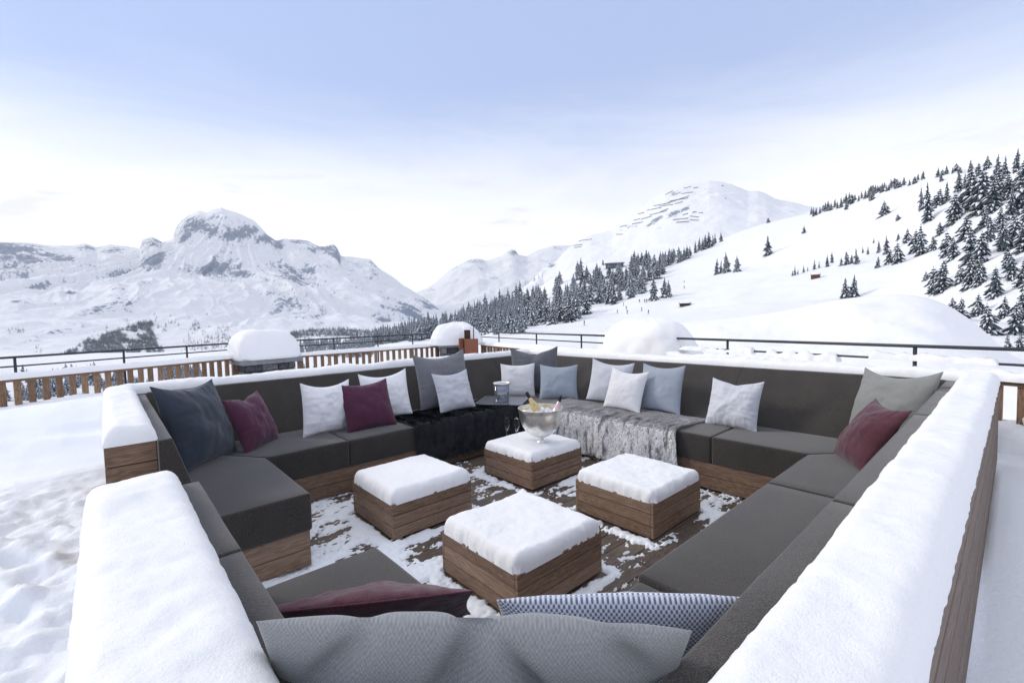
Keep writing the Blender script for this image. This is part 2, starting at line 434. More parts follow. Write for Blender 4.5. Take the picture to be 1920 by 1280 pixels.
def snow_dome(name, c, rx, ry, h, rot=0, seed=0, parent=None, p=2.6, q=2.4, n=48, lump=.03, sq=3.0, mat=None, under=.03, fine=.01):
    rho = np.concatenate([np.linspace(0, .8, 14), np.sin(np.linspace(math.asin(.8), math.pi/2, 14))[1:]])
    th = np.linspace(0, 2*math.pi, n, endpoint=False); rr, tt = np.meshgrid(rho, th, indexing='ij')
    sup = (np.abs(np.cos(tt))**sq+np.abs(np.sin(tt))**sq)**(-1/sq)
    x = rr*sup*np.cos(tt)*rx; y = rr*sup*np.sin(tt)*ry; z = h*(1-rr**p)**(1/q)
    nz = fbm(x*2.2+seed, y*2.2, z*2.2, 4, seed)*lump; nf = fbm(x*14+seed, y*14, z*14, 3, seed+3)*fine
    g = 1+(nz+nf)/max(rx, .2)
    x, y, z = x*g, y*g, z*(1+(nz+nf)/max(h, .2))
    X = c[0]+x*math.cos(rot)-y*math.sin(rot); Y = c[1]+x*math.sin(rot)+y*math.cos(rot); Z = c[2]+z
    V = np.stack([X, Y, Z], -1); last = V[-1].copy(); last[:, 2] -= under
    V = np.concatenate([V, last[None]*1.0], 0)
    V[-1, :, :2] = c[0:2]+(V[-1, :, :2]-np.array(c[0:2]))*.9
    return mesh_obj(name, V.reshape(-1, 3), grid_faces(V.shape[0], n, True), mat or SNOW, parent)

# ================================================================== THE LOUNGE
ZW, ZS, ZB = .911, .458, .233          # wall top, seat top, seat cushion underside
XL0, XL1, YR0, YR1 = -.030, .165, .085, .28
YB0, YB1, XB0, XB1 = 4.95, 5.15, 4.78, 4.98
YG0, YG1 = 1.98, 2.86                  # the entrance gap in the left wall
sofa = tag(empty('sectional_sofa', (2.4, 2.6, 0)), 'large square outdoor sectional sofa with charcoal cushions set in brown wood walls capped with snow', 'sofa')
def put(o):   # child geometry is given in world coordinates
    o.parent = sofa; o.matrix_parent_inverse = Matrix.Translation((-2.4, -2.6, 0)); return o
def wall(x0, x1, y0, y1, axis, end=None):
    m = MB(); nb = 9; h = ZW/nb
    if end: y0, y1 = (y0, y1-.024) if end > y0+.5 else (y0+.024, y1)
    for i in range(nb):
        j = random.uniform(-.0012, .0012)
        m.box(x0+(0 if axis == 0 else j), x1+(0 if axis == 0 else j), y0+(j if axis == 0 else 0), y1+(j if axis == 0 else 0), i*h+(.002 if i else .012), (i+1)*h-.002, axis)
    if end:
        for i in range(nb):
            a_, b_ = (end-.022, end-.001) if end > y1-.1 else (end+.001, end+.022)
            m.box(x0-.001, x1+.001, a_, b_, i*h+(.002 if i else .012), (i+1)*h-.002, 0)
    o = m.build('wooden_wall', WOODW if (axis == 0 and y0 < 1) else WOOD, None, bev=.003); put(o)
    c = MB(); c.box(x0+.01, x1-.01, y0+.01, y1-.01, .005, ZW-.006, axis); o2 = c.build('wall_core', DARK); put(o2)
    return o
wall(XL0, XL1, YG1, YB1, 1, YG1)
wall(-.07, XL1, YR1+.002, YG0, 1, YG0)
wall(XL1+.002, XB1, YB0, YB1, 0)
wall(XB0, XB1, YR1+.002, YB0-.002, 1)
wall(XL0, XB1, YR0, YR1, 0)
hwS = .103
put(sweep_snow('snow_cap', [(.0675, YG1-.006), (.0675, 5.05), (4.88, 5.05), (4.88, .1825), (-.05, .1825)], hwS, ZW-.002, .078, .062, 3, None, step=.0125, lump=.013, rag=.0055))
put(sweep_snow('snow_cap', [(.0475, .06), (.0475, YG0+.006)], .123, ZW-.002, .082, .062, 8, None, step=.0125, lump=.014, rag=.0055))
# plinths
XF, YF, XRF, YRF = .857, 3.807, 3.656, .967
def plinth(x0, x1, y0, y1, axis, end=0):
    m = MB()
    m.box(x0, x1, y0, y1, .018, .122, axis); m.box(x0, x1, y0, y1, .126, .231, axis)
    put(m.build('plinth', WOOD, bev=.002))
    for px in np.arange(x0+.04, x1-.1, 1.8):
        for py in (y0+.03, y1-.09): c = MB(); c.box(px, px+.06, py, py+.06, -.001, .019); put(c.build('foot', DARK))
    if end:
        m = MB(); a_, b_ = (y0-.022, y0-.001) if end < 0 else (y1+.001, y1+.022)
        m.box(x0, x1, a_, b_, .018, .122, 0); m.box(x0, x1, a_, b_, .126, .231, 0); put(m.build('plinth', WOOD, bev=.002))
plinth(.17, XF, 2.84, YF-.004, 1, -1)
plinth(.17, XF, YR1+.01, 1.905, 1, 1)
plinth(.17, XRF-.004, YF, 4.94, 0)
plinth(XRF, 4.77, YRF+.004, 4.94, 1)
plinth(XF+.004, 4.77, YR1+.01, YRF, 0)
# seat cushions
def quad8(a, b, c, d, z0, z1):
    return [(*a, z0), (*b, z0), (*c, z0), (*d, z0), (*a, z1), (*b, z1), (*c, z1), (*d, z1)]
def seat(a, b, c, d, z0=ZB, z1=ZS, seed=0):
    g = .003
    ctr = np.mean([a, b, c, d], 0); P = []
    for p in (a, b, c, d):
        p = np.array(p); P.append(tuple(p+(ctr-p)/np.linalg.norm(ctr-p)*g*1.4))
    V, F = rhex(quad8(*P, z0, z1), .017, (12, 12, 5), .006, seed, .0018)
    put(mesh_obj('seat_cushion', V, F, CUSH))
XI, YI, XBI, YRI = .30, 4.60, 4.30, .40
seat((XI, 2.80), (.87, 2.80), (.87, 3.794), (XI, YI), seed=1)
seat((.87, 3.794), (1.505, 3.794), (1.505, YI), (XI, YI), seed=2)
seat((1.505, 3.794), (2.153, 3.794), (2.153, YI), (1.505, YI), seed=3)
seat((2.153, 3.794), (2.9, 3.794), (2.9, YI), (2.153, YI), seed=4)
seat((2.9, 3.794), (3.643, 3.794), (XBI, YI), (2.9, YI), seed=5)
seat((3.643, 3.02), (XBI, 3.02), (XBI, YI), (3.643, 3.794), seed=6)
seat((3.643, 2.32), (XBI, 2.32), (XBI, 3.02), (3.643, 3.02), seed=7)
seat((3.643, 1.66), (XBI, 1.66), (XBI, 2.32), (3.643, 2.32), seed=8)
seat((3.643, .981), (XBI, YRI), (XBI, 1.66), (3.643, 1.66), seed=9)
seat((2.89, YRI), (XBI, YRI), (3.643, .981), (2.89, .981), seed=10)
seat((1.50, YRI), (2.89, YRI), (2.89, .981), (1.50, .981), seed=11)
seat((.87, YRI), (1.50, YRI), (1.50, .965), (.87, .965), z1=ZS-.012, seed=12)
seat((XI, YRI), (.87, YRI), (.87, .965), (XI, .965), seed=13)
seat((XI, .965), (.87, .965), (.87, 1.93), (XI, 1.93), seed=14)
# back cushions: wedge, thick at the foot
def back(kind, a, b, seed):
    z0, z1 = ZS-.006, ZW+.006
    if kind == 'bl': c8 = [(a, 4.53, z0), (b, 4.53, z0), (b, 4.947, z0), (a, 4.947, z0), (a, 4.88, z1), (b, 4.88, z1), (b, 4.947, z1), (a, 4.947, z1)]
    if kind == 'br': c8 = [(4.24, a, z0), (4.777, a, z0), (4.777, b, z0), (4.24, b, z0), (4.71, a, z1), (4.777, a, z1), (4.777, b, z1), (4.71, b, z1)]
    if kind == 'r': c8 = [(a, .283, z0), (b, .283, z0), (b, .60, z0), (a, .60, z0), (a, .283, z1), (b, .283, z1), (b, .355, z1), (a, .355, z1)]
    if kind == 'l': c8 = [(.168, a, z0), (.36, a, z0), (.36, b, z0), (.168, b, z0), (.168, a, z1), (.225, a, z1), (.225, b, z1), (.168, b, z1)]
    V, F = rhex(c8, .008 if kind == 'l' else .014, (16, 16, 8), .005, seed, .003)
    # the rounding radius must not swell the thin top
    put(mesh_obj('back_cushion', V, F, CUSH))
for i, (k, a, b) in enumerate([('l', 2.802, 4.80), ('bl', .24, 1.67), ('bl', 1.674, 2.85), ('bl', 2.854, 3.99), ('bl', 3.994, 4.70),
                               ('br', 3.48, 4.86), ('br', 1.83, 3.476), ('br', .36, 1.826), ('r', 4.10, 4.70), ('r', 3.13, 4.096),
                               ('r', 1.567, 3.126), ('r', .18, 1.563), ('l', 1.279, 1.955), ('l', .40, 1.278)]):
    back(k, a, b, i+30)

# ================================================================== SNOWY WOODEN TABLES
def table(x, y, label, seed, peak=None):
    root = tag(empty('wooden_table', (x+.325, y+.325, 0)), label, 'table', 'low square wooden tables under snow')
    inv = Matrix.Translation((-x-.325, -y-.325, 0)); h = .2545; s = .65; th = .022
    def pc(o): o.parent = root; o.matrix_parent_inverse = inv; return o
    for side in range(4):
        m = MB()
        for k in range(3):
            z0, z1 = .014+k*(h-.014)/3+.0024, .014+(k+1)*(h-.014)/3-.0024
            if side == 0: m.box(x, x+s, y, y+th, z0, z1, 0)
            if side == 1: m.box(x, x+s, y+s-th, y+s, z0, z1, 0)
            if side == 2: m.box(x, x+th, y+th+.001, y+s-th-.001, z0, z1, 1)
            if side == 3: m.box(x+s-th, x+s, y+th+.001, y+s-th-.001, z0, z1, 1)
        pc(m.build('side_panel', WOOD, bev=.0025))
    m = MB(); m.box(x+.012, x+s-.012, y+.012, y+s-.012, .02, h-.004); pc(m.build('table_core', DARK))
    for a in (.04, s-.1):
        for b in (.04, s-.1):
            m = MB(); m.box(x+a, x+a+.06, y+b, y+b+.06, -.001, .021); pc(m.build('foot', DARK))
    pc(snow_slab('snow_cap', x-.003, x+s+.003, y-.003, y+s+.003, h-.001, *[{50: .078, 60: .088, 70: .07, 80: .074}[seed], {50: .055, 60: .065, 70: .06, 80: .045}[seed]], None, .0115, seed, rc=.045, rag=.006, lump={50: .009, 60: .006, 70: .006, 80: .011}[seed], peak=peak))
    return root
TB = {'front': (1.395, 1.56), 'left': (1.36, 2.744), 'far': (2.615, 2.707), 'right': (2.574, 1.547)}
table(*TB['front'], 'snow-capped wooden table nearest the foreground cushions, with a small peak in its snow', 50, peak=(2.02, 2.18, .022, .03))
table(*TB['left'], 'snow-capped wooden table closest to the chaise end by the entrance gap, nothing standing on it', 60)
table(*TB['far'], 'snow-capped wooden table that carries the silver champagne bowl and two flutes', 70)
table(*TB['right'], 'snow-capped wooden table standing nearest the long seat along the right wall', 80)

# ================================================================== DECK AND SNOW ON IT
m = MB()
yb = .3
while yb < 4.9:
    w_ = .138; x = -.1+random.uniform(0, .5); xs = [-.2]
    while x < 4.9: xs.append(x); x += random.uniform(1.6, 2.4)
    xs.append(4.9)
    for a, b in zip(xs[:-1], xs[1:]): m.box(a+.0015, b-.0015, yb+.003, yb+w_-.003, -.03, 0+random.uniform(-.0012, .0012), 0)
    yb += w_
tag(m.build('deck', DECKW, bev=.003), kind='structure')
gx = np.arange(-.1, 3.75, .0105); gy = np.arange(.9, 3.9, .0105); xx, yy = np.meshgrid(gx, gy, indexing='ij')
cov = fbm(xx*2.0, yy*3.2, 0, 3, 101)*.35+fbm(xx*7, yy*22, 0, 4, 102)*.40+fbm(xx*34, yy*60, 0, 4, 105)*.30
base = -.24+.75*np.exp(-((xx-.95)**2/.25+(yy-2.5)**2/.9))+.35*np.exp(-((xx-1.2)**2/.3+(yy-2.0)**2/.4))-.35*np.exp(-((xx-2.45)**2/.25+(yy-1.25)**2/.2))+.25*np.exp(-((xx-3.3)**2/.1+(yy-1.6)**2/.5))
base += .9*(xx < .75)*(1-np.clip((xx-.3)/.45, 0, 1))
groove = np.abs(((yy-.3) % .138)-.0)  # snow clings to the gaps
groove = np.minimum(groove, .138-groove); base += .30*np.exp(-(groove/.008)**2)*(fbm(xx*9, yy*2, 0, 2, 120) > -.1)
for (tx, ty) in TB.values():
    dx = np.maximum(np.maximum(tx-xx, xx-tx-.65), 0); dy = np.maximum(np.maximum(ty-yy, yy-ty-.65), 0); dd = np.hypot(dx, dy)
    base += .95*np.exp(-((dd-.055)/.045)**2)*(.75+.5*fbm(xx*4, yy*4, 0, 2, 130))
    base -= .8*(dd < .012)
h = np.clip(cov+base, -.4, 1.0)
z = np.where(h > 0, +.0015+.020*np.sqrt(np.maximum(h, 0))*np.clip(h*3, .15, 1)+.004*fbm(xx*45, yy*45, 0, 2, 140)*(h > .1), -.012+h*.02)
z = np.where(h > 0, z+.05*np.clip((.3-xx)/.4, 0, 1)**2, z)
tag(mesh_obj('snow_on_deck', np.stack([xx, yy, z], -1).reshape(-1, 3), grid_faces(*xx.shape), SNOWG), 'patchy thin snow lying on the deck boards between the tables', 'snow', kind='stuff')

# ================================================================== SNOW GROUND AROUND THE LOUNGE
def fence_y(x):   # plan position of the left fence
    return np.where(x < 2.0, 9.0+(x+1.04)*.4265, 9.9)
gx = np.concatenate([np.arange(-14, -4, .25), np.arange(-4, -.04, .022), [-.034, -.02], np.arange(.06, 9, .12)])
gy = np.concatenate([np.arange(-6, 0, .12), np.arange(0, 5.2, .024), np.arange(5.2, 12, .08)])
xx, yy = np.meshgrid(gx, gy, indexing='ij')
z = np.full(xx.shape, .30)
tramp = np.exp(-np.clip(np.abs(xx+.9)-.8, 0, 9)**2/.5)*(1-np.clip((yy-4.3)/1.0, 0, 1))*(xx < 0)
lum = .5*fbm(xx*2.6, yy*2.6, 0, 4, 201)+.35*ridged(xx*2.9, yy*2.9, 4, 202)*.5
z += tramp*(lum*.05+.035*np.maximum(fbm(xx*8, yy*8, 0, 4, 203), -.2)+.012*np.abs(fbm(xx*22, yy*22, 0, 3, 204)))
pits = np.zeros_like(z)
for k in range(110):
    px, py, a = random.uniform(-2.4, -.25), random.uniform(-.3, 4.2), random.uniform(.6, 2.4)
    u = (xx-px)*math.cos(a)+(yy-py)*math.sin(a); v = -(xx-px)*math.sin(a)+(yy-py)*math.cos(a)
    e = (u/.15)**2+(v/.075)**2
    pits += -.06*random.uniform(.4, 1)*np.exp(-e**2)+.02*np.exp(-(np.sqrt(e)-1.35)**2*6)
z += pits*np.clip(tramp*1.3, 0, 1)
z += .02*fbm(xx*.9, yy*.9, 0, 3, 210)
bank = np.clip((yy-5.3)/2.4, 0, 1)*(xx < 1.5); z += bank**2*(3-2*bank)*(.17+.06*fbm(xx*.8, yy*.8, 0, 2, 220))*1.0
z += .05*(xx < 0)*ridged(xx*.9+2, yy*.9, 3, 221)*.5*np.clip((yy-3.5)/2, 0, 1)
z += .10*np.exp(-((xx+.15)**2/.5+(yy-6.9)**2/1.2))
# drift on the right outer side
z += np.where(yy < .09, .05*np.exp(-((xx-3.4)**2/.5+(yy+.05)**2/.05))+.03*fbm(xx*.8, yy*.8, 0, 2, 230), 0)
inside = (xx > -.0) & (xx < 4.95) & (yy > .12) & (yy < 5.12)
gapm = (xx > -.03) & (xx < .1) & (yy > YG0) & (yy < YG1)
z = np.where(inside, -.2, z)
fx = 5.5+np.clip(yy, -6, 9.6)*.1875
out = np.maximum(yy-fence_y(xx)-.25, xx-fx-.30)
z = np.where(out > 0, z-np.clip(out*4, 0, 5.5), z)
tag(mesh_obj('snow_ground', np.stack([xx, yy, z], -1).reshape(-1, 3), grid_faces(*xx.shape), SNOWG), kind='structure')

# ================================================================== CUSHIONS (SCATTER PILLOWS)
def frame(yaw, lean, roll):
    n = np.array([math.cos(yaw), math.sin(yaw), 0]); up = np.array([0, 0, 1.]); rt = np.cross(up, n)
    u = math.cos(lean)*up-math.sin(lean)*n; nn = np.cross(rt, u)
    return math.cos(roll)*rt+math.sin(roll)*u, -math.sin(roll)*rt+math.cos(roll)*u, nn
def pillow(label, mat, x, y, yaw, lean, roll, w, h, zb=ZS, pkw=1.0, t=.075, seed=0, bow=.06, sag=.02, chop=0.0, n=56, wr=.004, seam=True, back_t=.7, dent=None, sink=.006):
    yaw, lean, roll = R(yaw), R(lean), R(roll); r, u, nn = frame(yaw, lean, roll)
    t *= 1.2
    a = np.linspace(-1, 1, n); a = np.sign(a)*(1-(1-np.abs(a))**1.25); uu, vv = np.meshgrid(a, a, indexing='ij')
    def side(sgn, tt):
        X = uu*w/2*(1-bow*(1-vv**2)); Y = vv*h/2*(1-bow*(1-uu**2))
        env = ((1-np.abs(uu)**2.2)*(1-np.abs(vv)**2.2))**.55
        Zt = tt*env*(1+.10*fbm(uu*1.3, vv*1.3, sgn, 2, seed))
        Zt *= 1+.12*(-vv)                      # filling settles to the bottom
        top = np.clip(vv, 0, 1)**2
        Y = Y-sag*h*top*(1-uu**2)*2.0
        if chop:
            c = np.exp(-(uu/.22)**2)*top
            Y = Y-chop*h*c; Zt = Zt*(1-.45*c)
        # puckers that run in from the seams, and soft folds
        ev = np.exp(-(1-np.abs(vv))/.16); eu = np.exp(-(1-np.abs(uu))/.16)
        pk = vnoise(uu*11, vv*1.6, sgn*3, seed+3)*ev+vnoise(uu*1.6, vv*11, sgn*5, seed+4)*eu
        Zt += wr*2.2*pkw*pk*(env**.5)+wr*1.6*fbm(uu*2.6, vv*2.6, sgn*7, 3, seed+6)*env
        if dent:
            for (du, dv, rw, rh, dep, ang) in dent:
                cu = (uu-du)*math.cos(ang)+(vv-dv)*math.sin(ang); cv = -(uu-du)*math.sin(ang)+(vv-dv)*math.cos(ang)
                Zt -= dep*np.exp(-(cu/rw)**2-(cv/rh)**2)
        Zt = np.maximum(Zt, .002*env)
        edge = np.maximum(np.abs(uu), np.abs(vv)) > .9999
        Zt = np.where(edge, 0, Zt)
        return np.stack([X, Y+h/2, sgn*Zt], -1)
    A, B = side(1, t), side(-1, t*back_t)
    idx = np.arange(n*n).reshape(n, n); inner = (slice(1, n-1), slice(1, n-1))
    VB = B[inner].reshape(-1, 3); idb = idx.copy(); idb[inner] = np.arange(n*n, n*n+len(VB)).reshape(n-2, n-2)
    V = np.concatenate([A.reshape(-1, 3), VB])
    fa = np.stack([idx[:-1, :-1], idx[1:, :-1], idx[1:, 1:], idx[:-1, 1:]], -1).reshape(-1, 4)
    fb = np.stack([idb[:-1, :-1], idb[:-1, 1:], idb[1:, 1:], idb[1:, :-1]], -1).reshape(-1, 4)
    F = np.concatenate([fa, fb])
    uvv = np.zeros((len(V), 2)); uvv[:n*n] = np.stack([uu, vv], -1).reshape(-1, 2)*.5+.5
    uvv[n*n:] = np.stack([uu[inner], vv[inner]], -1).reshape(-1, 2)*.5+.5
    o = mesh_obj('cushion', V, F, mat, uvs=uvv[F.ravel()])
    off = w/2*abs(math.sin(roll))*math.cos(lean)
    M = Matrix(((r[0], u[0], nn[0], x), (r[1], u[1], nn[1], y), (r[2], u[2], nn[2], zb+off-sink), (0, 0, 0, 1)))
    o.matrix_world = M
    if seam:   # piped seam round the edge
        bd = [idx[i, 0] for i in range(n-1)]+[idx[n-1, j] for j in range(n-1)]+[idx[i, n-1] for i in range(n-1, 0, -1)]+[idx[0, j] for j in range(n-1, 0, -1)]
        P = V[bd]; m_ = MB(); m_.tube([tuple(p) for p in P]+[tuple(P[0])], .0028 if w > .5 else .0022, 6, cap=False)
        s = m_.build('piping', mat, None, smooth=True); s.parent = o
    return tag(o, label, 'cushion', 'scatter cushions on the sectional sofa')
pillow('large dark slate blue cushion propped in the left corner of the sofa', P_NAVY, .541, 3.966, -42.9, 18.6, -3.06, .60, .62, t=.10, seed=1, wr=.006, sag=.03)
pillow('plum cushion leaning against the large dark slate blue one', P_MAR, .943, 4.197, -43.8, 21.7, .2, .464, .467, t=.085, seed=2, wr=.006, chop=.05)
pillow('white cushion partly behind the upright plum cushion, on its left', P_WHITE, 1.482, 4.204, -82.4, 6.1, -2.2, .464, .474, t=.07, seed=3, sag=.045, wr=.007)
pillow('plum cushion standing upright between two white cushions', P_MAR, 1.843, 4.049, -93.7, 25, 1.2, .478, .48, t=.075, seed=4, wr=.005, sag=.03)
pillow('white cushion partly behind the upright plum cushion, next to the black fur', P_WHITE, 2.157, 4.343, -102, 14.6, 2.7, .498, .495, t=.07, seed=5, sag=.05, wr=.007)
pillow('large mid grey velvet cushion behind a pale one on the black fur throw', P_GREY, 2.858, 4.314, -100.8, 12.3, 3, .632, .635, zb=ZS+.015, t=.08, seed=6, sag=.05, wr=.006)
pillow('pale grey cushion in front of the large grey velvet one on the black fur throw', P_LIGHT, 2.845, 4.08, -94.7, 20, 1.8, .445, .445, zb=ZS+.015, t=.065, seed=7, sag=.035, wr=.008)
pillow('large slate grey cushion with a chopped top in the far back corner', P_GREYD, 4.15, 4.20, -149.9+12, 10, 1, .623, .627, t=.08, seed=8, sag=.05, chop=.05, wr=.006)
pillow('off-white square cushion beside the smoked glass candle holder', P_OFF, 3.872, 4.236, -138.7, 14.5, .7, .442, .437, t=.065, seed=9)
pillow('blue grey cushion next to the off-white one in the far corner', P_BLUE, 4.087, 3.735, -139, 24.1, -.7, .469, .453, t=.07, seed=10, sag=.03)
pillow('light grey cushion behind the white one at the left end of the grey fur throw', P_LIGHT, 4.174, 3.081, 201.9, 16.8, -5.5, .483, .478, zb=ZS+.02, t=.07, seed=11, sag=.04)
pillow('white cushion standing in front of two others on the grey fur throw', P_OFF, 3.985, 2.766, 183.1, 21.2, -3.1, .438, .439, zb=ZS+.02, t=.07, seed=12, sag=.04)
pillow('blue grey cushion to the right of the white one on the grey fur throw', P_BLUE, 4.177, 2.447, 176.5, 13.7, .7, .489, .488, zb=ZS+.02, t=.075, seed=13, sag=.03)
pillow('silver grey cushion standing alone against the right back wall', P_LIGHT, 4.051, 1.682, 177.3, 22.1, .5, .452, .443, t=.075, seed=14, sag=.035, chop=.03, wr=.009)
pillow('large sage grey cushion in the right corner behind the maroon one', P_SAGE, 4.157, .659, 145.7, 20.6, 3.4, .57, .59, t=.09, seed=15, sag=.045, wr=.006)
pillow('maroon cushion leaning in the right corner before the sage grey one', P_MAR2, 3.623, .745, 120.3, 32.7, 1.6, .463, .472, t=.075, seed=16, sag=.03, wr=.006)
pillow('large grey basket-weave cushion in the immediate foreground, seen from behind', P_WOVEN, .555, .765, 47, 26, 3.3, .665, .62, zb=ZS-.016, t=.065, seed=17, sag=-.022, wr=.0045, pkw=.15, n=120, bow=.02, back_t=1.5, seam=False,
       dent=[(.10, .80, .07, .26, .036, .5), (-.30, .74, .05, .22, .034, -.75), (.62, .84, .06, .18, .022, .8), (-.70, .86, .07, .14, .020, -.9)])
pillow('plum cushion half hidden behind the large basket-weave cushion', P_MAR2, .655, 1.39, 56, 50, 0, .55, .46, zb=ZS+.012, t=.06, seed=18, sag=.0, wr=.006, n=80, back_t=.5)
pillow('cushion with tiny blue and white dots in the near right corner', P_DOTS, .98, .73, 46, 33, 0, .56, .49, zb=ZS+.012, t=.04, seed=19, sag=-.03, wr=.005, pkw=.2, n=90, bow=.05, back_t=2.2, seam=False)

# ================================================================== FUR THROWS
def throw(name, label, profile, wdir, w0, w1, back_mat, fur_mat, nstr, slen, seed, colf, nw=90, rootf=.55, skew=0):
    """profile: list of (s_inward, z) points over the seat edge; wdir 'x' spans x for the back-left seat, 'y' spans y for the right one"""
    pr = np.array(profile, float); d = np.concatenate([[0], np.cumsum(np.linalg.norm(np.diff(pr, axis=0), axis=1))])
    nv = 70; S = np.linspace(0, d[-1], nv); A = np.interp(S, d, pr[:, 0]); Z = np.interp(S, d, pr[:, 1])
    U = np.linspace(0, 1, nw); ss, uu = np.meshgrid(S, U, indexing='ij')
    aa = A[:, None]+0*uu; zz = Z[:, None]+0*uu; wob = .02*fbm(ss*3, uu*2, 0, 3, seed)
    ww = w0+(w1-w0)*uu+wob*1.2*(np.abs(uu-.5)*2)**3+skew*(ss-d[-1]/2)
    fold = .007*fbm(uu*14, ss*2.5, 0, 3, seed+1)
    fl = np.clip((ss-d[-1]*.5)/(d[-1]*.2), 0, 1)
    nx = np.gradient(Z, S); na = np.gradient(A, S)
    nA, nZ = nx, -na; ln = np.hypot(nA, nZ); nA, nZ = nA/ln, nZ/ln
    sgn = 1 if nZ[2] > 0 else -1
    nA, nZ = nA*sgn, nZ*sgn
    off = fold*(1+1.2*fl)+.010
    aa = aa+nA[:, None]*off; zz = zz+nZ[:, None]*off
    zz[-1] += .015*fbm(U*9, U*0, 0, 3, seed+9)
    P = np.stack([ww, aa, zz], -1) if wdir == 'x' else np.stack([aa, ww, zz], -1)
    body = mesh_obj(name, P.reshape(-1, 3), grid_faces(nv, nw), back_mat)
    sm = body.modifiers.new('thick', 'SOLIDIFY'); sm.thickness = .006; sm.offset = 0
    # pile
    rs = np.random.default_rng(seed); i = rs.random(nstr)*(nv-1); j = rs.random(nstr)*(nw-1)
    i0, j0 = i.astype(int), j.astype(int); fi, fj = (i-i0)[:, None], (j-j0)[:, None]
    i1, j1 = np.minimum(i0+1, nv-1), np.minimum(j0+1, nw-1)
    root = P[i0, j0]*(1-fi)*(1-fj)+P[i1, j0]*fi*(1-fj)+P[i0, j1]*(1-fi)*fj+P[i1, j1]*fi*fj
    td = P[i1, j0]-P[i0, j0]; td /= np.maximum(np.linalg.norm(td, axis=1), 1e-6)[:, None]
    wd = P[i0, j1]-P[i0, j0]; wd /= np.maximum(np.linalg.norm(wd, axis=1), 1e-6)[:, None]
    nm = np.cross(wd, td); nm *= np.sign((nm[:, 2]+np.where(np.abs(nm[:, 2]) < .3, 0, 0))+1e-9)[:, None]
    out = np.array([0, -1, 0]) if wdir == 'x' else np.array([-1, 0, 0])
    fix = np.sign((nm*(out+np.array([0, 0, 1]))).sum(1)); nm *= fix[:, None]
    cl = fbm(root[:, 0]*16, root[:, 1]*16, root[:, 2]*16, 2, seed+40)[:, None]
    dirv = td*(.75+.25*rs.random((nstr, 1)))+nm*(.45+.2*rs.random((nstr, 1)))+wd*(cl*.7+rs.normal(0, .25, (nstr, 1)))
    dirv /= np.linalg.norm(dirv, axis=1)[:, None]
    ln_ = slen*(.6+.6*rs.random((nstr, 1))); tip = root+dirv*ln_; mid = root+dirv*ln_*.55+nm*ln_*.12
    sw = np.cross(dirv, nm); sw /= np.maximum(np.linalg.norm(sw, axis=1), 1e-6)[:, None]; bw = .0022
    V = np.stack([root-sw*bw, root+sw*bw, mid+sw*bw*.8, mid-sw*bw*.8, tip], 1).reshape(-1, 3)
    b0 = np.arange(nstr)*5
    F = np.concatenate([np.stack([b0, b0+1, b0+2], -1), np.stack([b0, b0+2, b0+3], -1), np.stack([b0+3, b0+2, b0+4], -1)])
    c = np.clip(colf(i/nv, j/nw, root)+rs.normal(0, .08, nstr), 0, 1); tipc = np.repeat(c, 5); tipc[4::5] = np.clip(tipc[4::5]+.15, 0, 1); tipc[0::5] *= rootf; tipc[1::5] *= rootf
    fur = mesh_obj('fur_pile', V, F, fur_mat, body, attrs={'tone': tipc}, smooth=False)
    return tag(body, label, 'throw')
def fur_mat(name, stops, rough=.6, sheen=.3):
    m, nt, b = new_mat(name); t = N(nt, 'ShaderNodeAttribute', attribute_name='tone').outputs['Fac']
    L(nt, ramp(nt, t, stops), b.inputs['Base Color']); b.inputs['Roughness'].default_value = rough
    b.inputs['Specular IOR Level'].default_value = .35
    return m
FUR_B = fur_mat('black_fur', [(0, (.006, .007, .010)), (.5, (.014, .017, .026)), (1, (.085, .10, .14))], .36)  # pale blue end of the ramp is a highlight painted on the tips
FUR_G = fur_mat('mottled_grey_fur', [(0, (.14, .135, .14)), (.2, (.40, .39, .40)), (.38, (.74, .73, .74)), (1, (.95, .94, .95))], .7)
BACK_B = fabric('black_suede', (.008, .009, .012), (.02, .02, .026))
BACK_G = fabric('grey_suede', (.16, .155, .16), (.30, .29, .30))
def col_b(i, j, r): return np.clip(.35+.5*fbm(j*20, i*9, 0, 3, 77), 0, 1)*np.clip(1.25-i*1.3, .1, 1)  # bluish sheen on the seat part put into the tone, fading to the hem
def col_g(i, j, r):
    st = .5+.5*np.sin(j*2*math.pi*17+2.5*fbm(j*6, i*3, 0, 2, 88))
    return np.clip(.62+.26*(st-.5)+.62*fbm(j*60, i*9, 0, 3, 89)*np.clip(i*1.7, .35, 1)+.16*(1-np.clip(i*2.2, 0, 1)), 0, 1)
throw('fur_throw', 'black long-pile fur throw hanging over the seat left of the candle tray', [(4.42, ZS+.004), (3.83, ZS+.004), (3.792, ZS-.004), (3.777, ZS-.035), (3.772, .11)], 'x', 2.14, 3.60, BACK_B, FUR_B, 34000, .030, 5, col_b, skew=-.01)
throw('fur_throw', 'mottled grey and white fur throw draped over the right-hand back seat', [(4.16, ZS+.004), (3.68, ZS+.004), (3.641, ZS-.004), (3.626, ZS-.035), (3.618, .075)], 'y', 1.93, 3.62, BACK_G, FUR_G, 52000, .026, 6, col_g, rootf=.85)

# ================================================================== TRAY, CANDLE, BOWL, BOTTLES, FLUTES
ZT = ZS+.026
def rot_slab(corners, z0, z1):
    m = MB(); m.hexa([(*c, z0) for c in corners]+[(*c, z1) for c in corners]); return m
cs = [(3.12, 4.18), (3.44, 3.70), (3.86, 4.0), (3.54, 4.48)]
o = rot_slab(cs, ZT-.004, ZT+.012).build('serving_tray', TRAYM, bev=.003)
tag(o, 'flat polished grey tray lying on the corner seat under the candle holder', 'tray')
